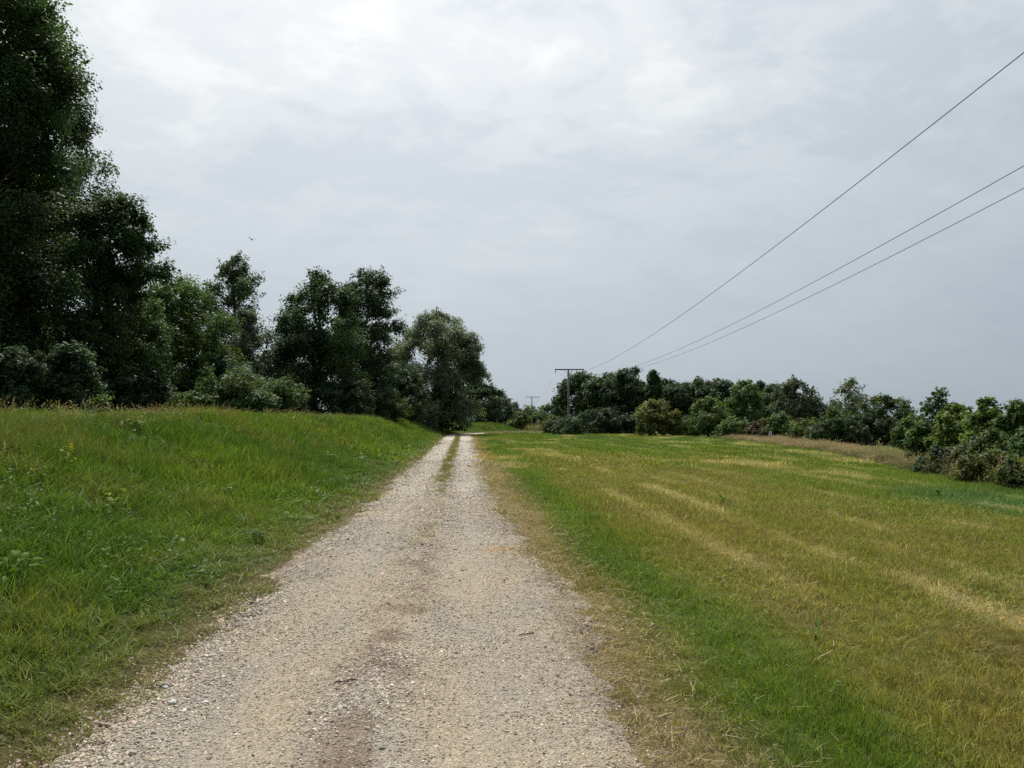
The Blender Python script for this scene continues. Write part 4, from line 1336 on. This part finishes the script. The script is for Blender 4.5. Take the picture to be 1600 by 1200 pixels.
    dict(name='sloe_shrub', label='grey-green low shrub in front of the yellow-green dogwood', cat='shrub', x=15.55, y=21, half_w=0.67, top=1.02, base_tint=GREYW, kind='bush', crown_from=0.0, group='hedge shrubs at the right edge of the meadow', z0=0),
    dict(name='sloe_shrub', label='low olive shrub in tall weeds by the right edge', cat='shrub', x=14.52, y=18.2, half_w=0.58, top=0.93, base_tint=OLIV, kind='bush', crown_from=0.0, group='hedge shrubs at the right edge of the meadow', z0=0, density=0.7),
]
total = 0
for i, T_ in enumerate(TREES):
    kw = dict(T_)
    _, n_leaf = build_tree(seed=i + (i > 0), **kw)
    total += n_leaf


# ------------------------------------------------------------------ power line
def power_pole(x, y, label, arm_rot):
    root = thing("power_pole", label, "power pole", (x, y, 0.0), arm_rot, "poles of the power line")
    MB().tube([(0, 0, -0.5), (0, 0, 0), (0.02, 0, 4.3), (0, 0, 8.62)], [0.21, 0.20, 0.16, 0.125], 12).build("shaft", M_POLE, root)
    arm = MB()
    for dy in (-0.17, 0.17):      # two channel beams clamped either side of the shaft
        arm.box((0.15, dy, 8.60), (3.95, 0.05, 0.13))
        arm.box((0.15, dy * 1.0 + math.copysign(0.035, dy), 8.66), (3.95, 0.02, 0.025))
    for dx in (-1.75, -0.9, 0.9, 2.05):
        arm.box((dx, 0.0, 8.60), (0.06, 0.285, 0.09))
    a = arm.build("crossarm", M_STEEL, root, smooth=False)
    br = MB()
    for sx in (-1, 1):
        br.tube([(0.13 * sx, 0.0, 8.10), (0.62 * sx, 0.0, 8.52)], [0.022, 0.022], 6)
    br.build("brace", M_STEEL, a)
    for dx in (-1.72, 1.13, 1.98):
        ins = MB().lathe([(0.018, 8.53), (0.018, 8.44), (0.05, 8.43), (0.062, 8.38), (0.03, 8.35), (0.065, 8.32), (0.03, 8.29), (0.065, 8.25), (0.03, 8.22), (0.06, 8.18), (0.02, 8.15), (0.02, 8.08)], (dx, 0, 0), 8)
        ins.build("insulator", M_PORC, a)
    return root


POLES = [(8.72, -8.25), (14.13, 95.0), (19.7, 204.0), (40.5, 500.0)]
power_pole(*POLES[1], "nearer power pole with a long crossarm at the edge of the meadow", -0.05)
power_pole(*POLES[2], "second power pole, seen small left of the nearer one", -0.05)
power_pole(*POLES[3], "tiny farthest power pole above the round bush", -0.06)
SIDE = [(-1.72, "left"), (1.13, "middle"), (1.98, "right")]
for span, (a, b) in enumerate(((0, 1), (1, 2), (2, 3))):
    for dx, sd in SIDE:
        A3 = np.array([POLES[a][0] + dx, POLES[a][1], 8.26 if span == 0 else 8.08])
        B3 = np.array([POLES[b][0] + dx, POLES[b][1], 8.08])
        sag = (2.40, 2.4, 5.0)[span]
        n = 60
        ts = np.linspace(0, 1, n)
        pts = A3 + (B3 - A3) * ts[:, None]
        pts[:, 2] -= 4 * sag * ts * (1 - ts) * (1.0 if span < 2 else 0.6)
        w = MB().tube(pts, [0.0085] * n, 5).build("power_wire", M_WIRE)
        lab = {(0, "left"): "highest wire sweeping from the nearer pole to the upper right edge",
               (0, "middle"): "middle of the three wires sweeping to the right edge",
               (0, "right"): "lowest of the three wires sweeping to the right edge",
               (1, "left"): "left wire sagging between the two poles",
               (1, "middle"): "middle wire sagging between the two poles",
               (1, "right"): "right wire sagging between the two poles",
               (2, "left"): "left wire running on from the second pole to the farthest",
               (2, "middle"): "middle wire running on from the second pole to the farthest",
               (2, "right"): "right wire running on from the second pole to the farthest"}[(span, sd)]
        tag(w, lab, "wire", "wires of the power line")


# ------------------------------------------------------------------ bird
def bird():
    import bmesh
    v, f = [], []
    rings = [(-0.13, 0.004, 0.0), (-0.09, 0.018, 0.002), (-0.04, 0.030, 0.0), (0.02, 0.034, 0.0), (0.07, 0.026, 0.004), (0.10, 0.022, 0.010), (0.125, 0.015, 0.012), (0.145, 0.003, 0.008)]
    for (px, rr, z) in rings:
        for k in range(8):
            a = 2 * math.pi * k / 8
            v.append((px, rr * math.cos(a), z + rr * math.sin(a)))
    for i in range(len(rings) - 1):
        for k in range(8):
            f.append((i * 8 + k, i * 8 + (k + 1) % 8, (i + 1) * 8 + (k + 1) % 8, (i + 1) * 8 + k))
    f.append(tuple(range(8))[::-1])
    f.append(tuple((len(rings) - 1) * 8 + k for k in range(8)))
    for sd in (-1, 1):       # scythe wings, raised
        b = len(v)
        span = [(0.0, 0.055, -0.035, 0.005), (0.07, 0.060, -0.030, 0.045), (0.15, 0.045, -0.035, 0.085), (0.23, 0.010, -0.050, 0.10), (0.28, -0.045, -0.055, 0.105)]
        for (yy, xf, xb, zz) in span:
            v.append((xf, sd * (0.02 + yy), zz + 0.004))
            v.append((xb, sd * (0.02 + yy), zz))
            v.append(((xf + xb) / 2, sd * (0.02 + yy), zz + 0.010))
        for i in range(len(span) - 1):
            for (p, q_) in ((0, 2), (2, 1), (1, 0)):
                f.append((b + 3 * i + p, b + 3 * i + q_, b + 3 * i + 3 + q_, b + 3 * i + 3 + p))
        f.append((b, b + 1, b + 2))
        n = b + 3 * (len(span) - 1)
        f.append((n, n + 2, n + 1))
    b = len(v)                # forked tail
    v += [(-0.10, -0.012, 0.002), (-0.10, 0.012, 0.002), (-0.20, -0.035, 0.004), (-0.15, 0.0, 0.004), (-0.20, 0.035, 0.004), (-0.10, 0.0, 0.012)]
    f += [(b, b + 3, b + 2), (b + 1, b + 4, b + 3), (b, b + 1, b + 3), (b + 5, b + 2, b + 3), (b + 5, b + 3, b + 4), (b + 5, b, b + 2), (b + 5, b + 4, b + 1)]
    me = bpy.data.meshes.new("bird")
    me.from_pydata(v, [], f)
    me.update()
    o = add_obj("bird", me, M_BIRD, None, (-13.25, 45.0, 13.0), (0.35, -0.35, math.radians(70)))
    tag(o, "small dark bird flying above the trees", "bird")


bird()


# ------------------------------------------------------------------ small things on the ground
def ground_z(x, y):
    t = x - TRACK_X
    if abs(t) < 1.7:
        return float(track_z(np.array([y]), np.array([t]))[0])
    return hz(x, y)


def stick(name, label, p0, p1, r0, mat, bend=0.01, cat="stick", knots=2):
    z0, z1 = ground_z(*p0) + r0 * 1.1, ground_z(*p1) + r0 * 1.0
    a = np.array([*p0, z0])
    b = np.array([*p1, z1])
    n = 9
    r = np.random.default_rng(int(abs(p0[0] * 1000)) + 3)
    pts = [a + (b - a) * (i / (n - 1)) + np.array([r.normal(0, bend * 0.5), r.normal(0, bend * 0.5), abs(r.normal(0, bend * 0.4))]) for i in range(n)]
    rad = [r0 * (1 - 0.35 * i / (n - 1)) * r.uniform(0.88, 1.12) for i in range(n)]
    mb = MB().tube(pts, rad, 7)
    for k in range(knots):
        i = 2 + 3 * k
        d = r.normal(0, 1, 3) * np.array([1, 1, 0.3])
        d /= np.linalg.norm(d)
        mb.tube([pts[i], pts[i] + d * r0 * 3.0], [r0 * 0.5, r0 * 0.25], 5)
    tag(mb.build(name, mat), label, cat, "sticks along the track")


stick("broken_stick", "short pale broken stick on the gravel at lower left", (-2.005, 4.13), (-1.86, 4.02), 0.0105, M_WOODPALE, 0.003)
stick("reed_stem", "long pale stem lying where grass meets gravel at lower left", (-2.20, 4.75), (-1.86, 4.83), 0.0055, M_WOODPALE, 0.004, "stem", 0)
stick("twig", "dark twig below the pale broken stick", (-2.02, 3.80), (-1.80, 3.72), 0.0045, M_WOODDARK, 0.008)
stick("twig", "dark curved twig slanting beside the pale broken stick", (-1.93, 4.02), (-2.05, 3.88), 0.004, M_WOODDARK, 0.008)
stick("twig", "dark twig on the reddish litter in the middle of the track", (-0.78, 4.46), (-0.66, 4.49), 0.005, M_WOODDARK, 0.008)
stick("twig", "curved dark twig at the right side of the gravel", (0.42, 5.42), (0.55, 5.47), 0.0045, M_WOODDARK, 0.014)
stick("hay_stalk", "long pale stalk on the dry verge right of the track", (1.12, 5.05), (1.46, 4.76), 0.0035, M_WOODPALE, 0.010, "stalk", 0)
stick("hay_stalk", "pale bent stalk in the green strip beside the verge", (1.42, 3.92), (1.62, 3.78), 0.0035, M_WOODPALE, 0.008, "stalk", 0)
stick("hay_stalk", "single yellow stalk standing out in the nearby meadow", (2.21, 5.0), (2.27, 4.72), 0.0040, M_WOODPALE, 0.006, "stalk", 0)


def rock(label, x, y, s, col, seed):
    import bmesh
    r = np.random.default_rng(seed)
    bm = bmesh.new()
    bmesh.ops.create_icosphere(bm, subdivisions=2, radius=1.0)
    d = r.normal(0, 1, (4, 3))
    for v in bm.verts:
        p = np.array(v.co)
        k = 1 + 0.10 * sum(math.sin(2.1 * float(p @ q_)) for q_ in d) + r.normal(0, 0.03)
        v.co = p * k * np.array([1.15, 0.85, 0.62]) * s
    me = bpy.data.meshes.new("stone")
    bm.to_mesh(me)
    bm.free()
    m = plain("stone_" + str(seed), col, 0.8, 0.25, 40.0, tuple(0.7 * c for c in col), 0.4)
    o = add_obj("stone", me, m, None, (x, y, ground_z(x, y) + s * 0.3), (0, 0, r.uniform(0, 6)))
    tag(o, label, "stone", "larger stones on the track")


rock("bright white pebble standing out on the gravel at lower left", -1.48, 4.30, 0.016, (0.72, 0.71, 0.68), 1)
rock("flat grey stone at the left gravel edge near the pale stem", -1.83, 4.62, 0.022, (0.36, 0.38, 0.40), 2)
rock("flat pale stone between the pale stick and the white pebble", -1.66, 4.30, 0.024, (0.50, 0.50, 0.46), 3)
rock("dark stone on the smooth right-hand rut", 0.02, 4.9, 0.013, (0.12, 0.12, 0.13), 4)
rock("white stone on the crown of the track farther on", -0.42, 8.2, 0.020, (0.66, 0.65, 0.60), 5)
rock("dark lump at the right gravel edge beyond the rust patch", 0.86, 9.0, 0.030, (0.10, 0.10, 0.09), 6)
rock("pale stone beside the reddish litter", -0.30, 4.46, 0.014, (0.62, 0.60, 0.55), 7)


# broad-leaved weeds: every leaf its own piece
def leaf_mesh(name, L, W, curl, seed, lobed=False):
    r = np.random.default_rng(seed)
    n, m = 9, 4
    v, f = [], []
    for i in range(n + 1):
        s = i / n
        w = W * (math.sin(math.pi * min(s * 0.94 + 0.06, 1.0)) ** 0.75)
        if lobed:
            w *= 0.72 + 0.28 * math.cos(s * 22)
        z = L * (0.55 * s - curl * s * s)
        xx = L * s * (0.9 - 0.15 * s)
        for j in range(m + 1):
            q_ = (j / m - 0.5) * 2
            v.append((xx, w * 0.5 * q_, z + 0.18 * w * abs(q_) + 0.02 * w * math.sin(i * 2.2) * q_))
    for i in range(n):
        for j in range(m):
            a = i * (m + 1) + j
            f.append((a, a + 1, a + m + 2, a + m + 1))
    me = bpy.data.meshes.new(name)
    me.from_pydata(v, [], f)
    me.polygons.foreach_set("use_smooth", np.ones(len(me.polygons), dtype=bool))
    me.update()
    return me


def weed_mat(name, col):
    m, t, out = new_mat(name)
    c = nd(t, "ShaderNodeTexCoord")
    n = noise(t, c.outputs["Object"], 25.0, 5.0, 0.6)
    cc = mixc(t, n, tuple(0.7 * k for k in col), tuple(1.3 * k for k in col))
    p = nd(t, "ShaderNodeBsdfPrincipled")
    t.links.new(cc, p.inputs["Base Color"])
    p.inputs["Roughness"].default_value = 0.6
    p.inputs["Specular IOR Level"].default_value = 0.06
    tr = nd(t, "ShaderNodeBsdfTranslucent")
    t.links.new(mixc(t, 1.0, cc, (1.2, 1.3, 0.7), "MULTIPLY"), tr.inputs["Color"])
    mx = nd(t, "ShaderNodeMixShader")
    mx.inputs[0].default_value = 0.3
    t.links.new(p.outputs[0], mx.inputs[1])
    t.links.new(tr.outputs[0], mx.inputs[2])
    t.links.new(mx.outputs[0], out.inputs[0])
    return m


M_DOCK = weed_mat("dock_leaf", (0.075, 0.125, 0.018))
M_BLUE = weed_mat("thistle_leaf", (0.07, 0.125, 0.055))
M_LIME = weed_mat("lime_leaf", (0.15, 0.22, 0.04))
LEAF = {}
for nm, (L_, W_, cu, mt, lob) in {"dock": (0.20, 0.075, 0.55, M_DOCK, False), "thistle": (0.15, 0.05, 0.45, M_BLUE, True), "creeper": (0.085, 0.06, 0.5, M_DOCK, False), "lime": (0.10, 0.06, 0.4, M_LIME, False)}.items():
    LEAF[nm] = [leaf_mesh(nm + "_leaf", L_, W_, cu * k, 5, lob) for k in (0.7, 1.0, 1.3)]
    for me in LEAF[nm]:
        me.materials.append(mt)


def weed(name, label, x, y, nleaf, leafkind, scale, spread=0.0, h=0.0, flower=False, seed=1):
    r = np.random.default_rng(900 + seed)
    root = thing(name, label, "weed", (x, y, hz(x, y)), 0.0, "broad-leaved weeds in the grass")
    st = MB()
    for k in range(nleaf):
        az = 2.399 * k + r.uniform(-0.4, 0.4)
        hh = h * (k + 0.5) / nleaf
        bx, by = spread * r.normal(), spread * r.normal()
        o = bpy.data.objects.new("leaf", LEAF[leafkind][k % 3])
        COL.objects.link(o)
        o.parent = root
        o.location = (bx, by, 0.01 + hh + r.uniform(0, 0.10) * (1 if spread else 0.2))
        o.rotation_euler = (r.normal(0, 0.2), r.normal(0.0, 0.25), az)
        o.scale = (scale * r.uniform(0.7, 1.2),) * 3
        st.tube([(0, 0, hh * 0.5), (bx, by, 0.012 + hh)], [0.004, 0.003], 4, False)
    st.tube([(0, 0, -0.03), (0.005, 0, h * 0.6), (0.0, 0.01, h + 0.02)], [0.006, 0.005, 0.003], 5)
    st.build("stem", M_LIME, root)
    if flower:
        fl = MB()
        for k in range(8):
            c = np.array([r.normal(0, 0.05), r.normal(0, 0.05), h + r.uniform(-0.08, 0.16)])
            for j in range(3):
                a = r.normal(0, 0.016, 3)
                b = r.normal(0, 0.016, 3)
                i = len(fl.v)
                fl.v += [c - a, c - b, c + a, c + b]
                fl.f.append((i, i + 1, i + 2, i + 3))
        fl.build("blossom", M_YELLOW, root, smooth=False)
    return root


weed("thistle_plant", "blue-green thistle rosette at the foot of the bank near the gravel", -2.62, 9.3, 12, "thistle", 1.1, 0.02, 0.05, seed=1)
weed("dock_plant", "dark broad-leaved dock in the long grass at the left edge", -3.30, 5.0, 13, "dock", 1.0, 0.06, 0.20, seed=2)
weed("dock_plant", "second dock with shiny leaves right above the left-edge one", -3.55, 5.9, 12, "dock", 0.9, 0.08, 0.18, seed=3)
weed("creeper_plant", "patch of small round leaves in the middle of the near bank", -3.25, 7.0, 26, "creeper", 1.0, 0.18, 0.14, seed=4)
weed("creeper_plant", "small-leaved creeper patch low on the left bank", -2.85, 6.3, 22, "creeper", 0.9, 0.16, 0.12, seed=5)
weed("lime_plant", "light green leafy weed halfway up the bank", -4.0, 8.6, 16, "lime", 1.0, 0.07, 0.22, seed=6)
weed("lime_plant", "light green weed at the lower left corner of the picture", -2.75, 4.25, 14, "lime", 0.8, 0.08, 0.14, seed=7)
weed("dock_plant", "dark leafy clump high on the bank", -6.1, 13.5, 14, "dock", 1.2, 0.10, 0.25, seed=8)
weed("charlock_plant", "yellow-flowered weed high on the left bank", -5.1, 9.6, 10, "lime", 0.8, 0.05, 0.20, True, seed=9)
weed("plantain_plant", "upright broad-leaved plantain in the near meadow", 2.72, 5.40, 7, "dock", 0.42, 0.01, 0.03, seed=10)
weed("plantain_plant", "low plantain rosette nearest the viewer in the meadow", 2.27, 4.28, 7, "dock", 0.40, 0.01, 0.02, seed=11)
weed("dock_plant", "dark dock tuft in the meadow beside the hay row", 5.2, 14.0, 9, "dock", 0.65, 0.03, 0.16, seed=12)
weed("dock_plant", "dark dock tuft far right in the green part of the meadow", 10.4, 15.0, 9, "dock", 0.7, 0.05, 0.12, seed=13)


# small pale frame at the far field edge
root = thing("marker_frame", "small white frame standing in the field edge grass before the hazels", "frame", (28.1, 63.5, 0.0), 0.3)
for sx in (-1, 1):
    MB().tube([(0.20 * sx, 0, -0.1), (0.19 * sx, 0, 0.25), (0.07 * sx, 0, 0.62)], [0.035, 0.035, 0.03], 6).build("leg", M_WHITE, root)
MB().box((0, 0, 0.62), (0.26, 0.05, 0.24)).build("board", M_WHITE, root, smooth=False)
MB().tube([(-0.19, 0.0, 0.30), (0.19, 0.0, 0.34)], [0.03, 0.03], 6).build("rail", M_WHITE, root)
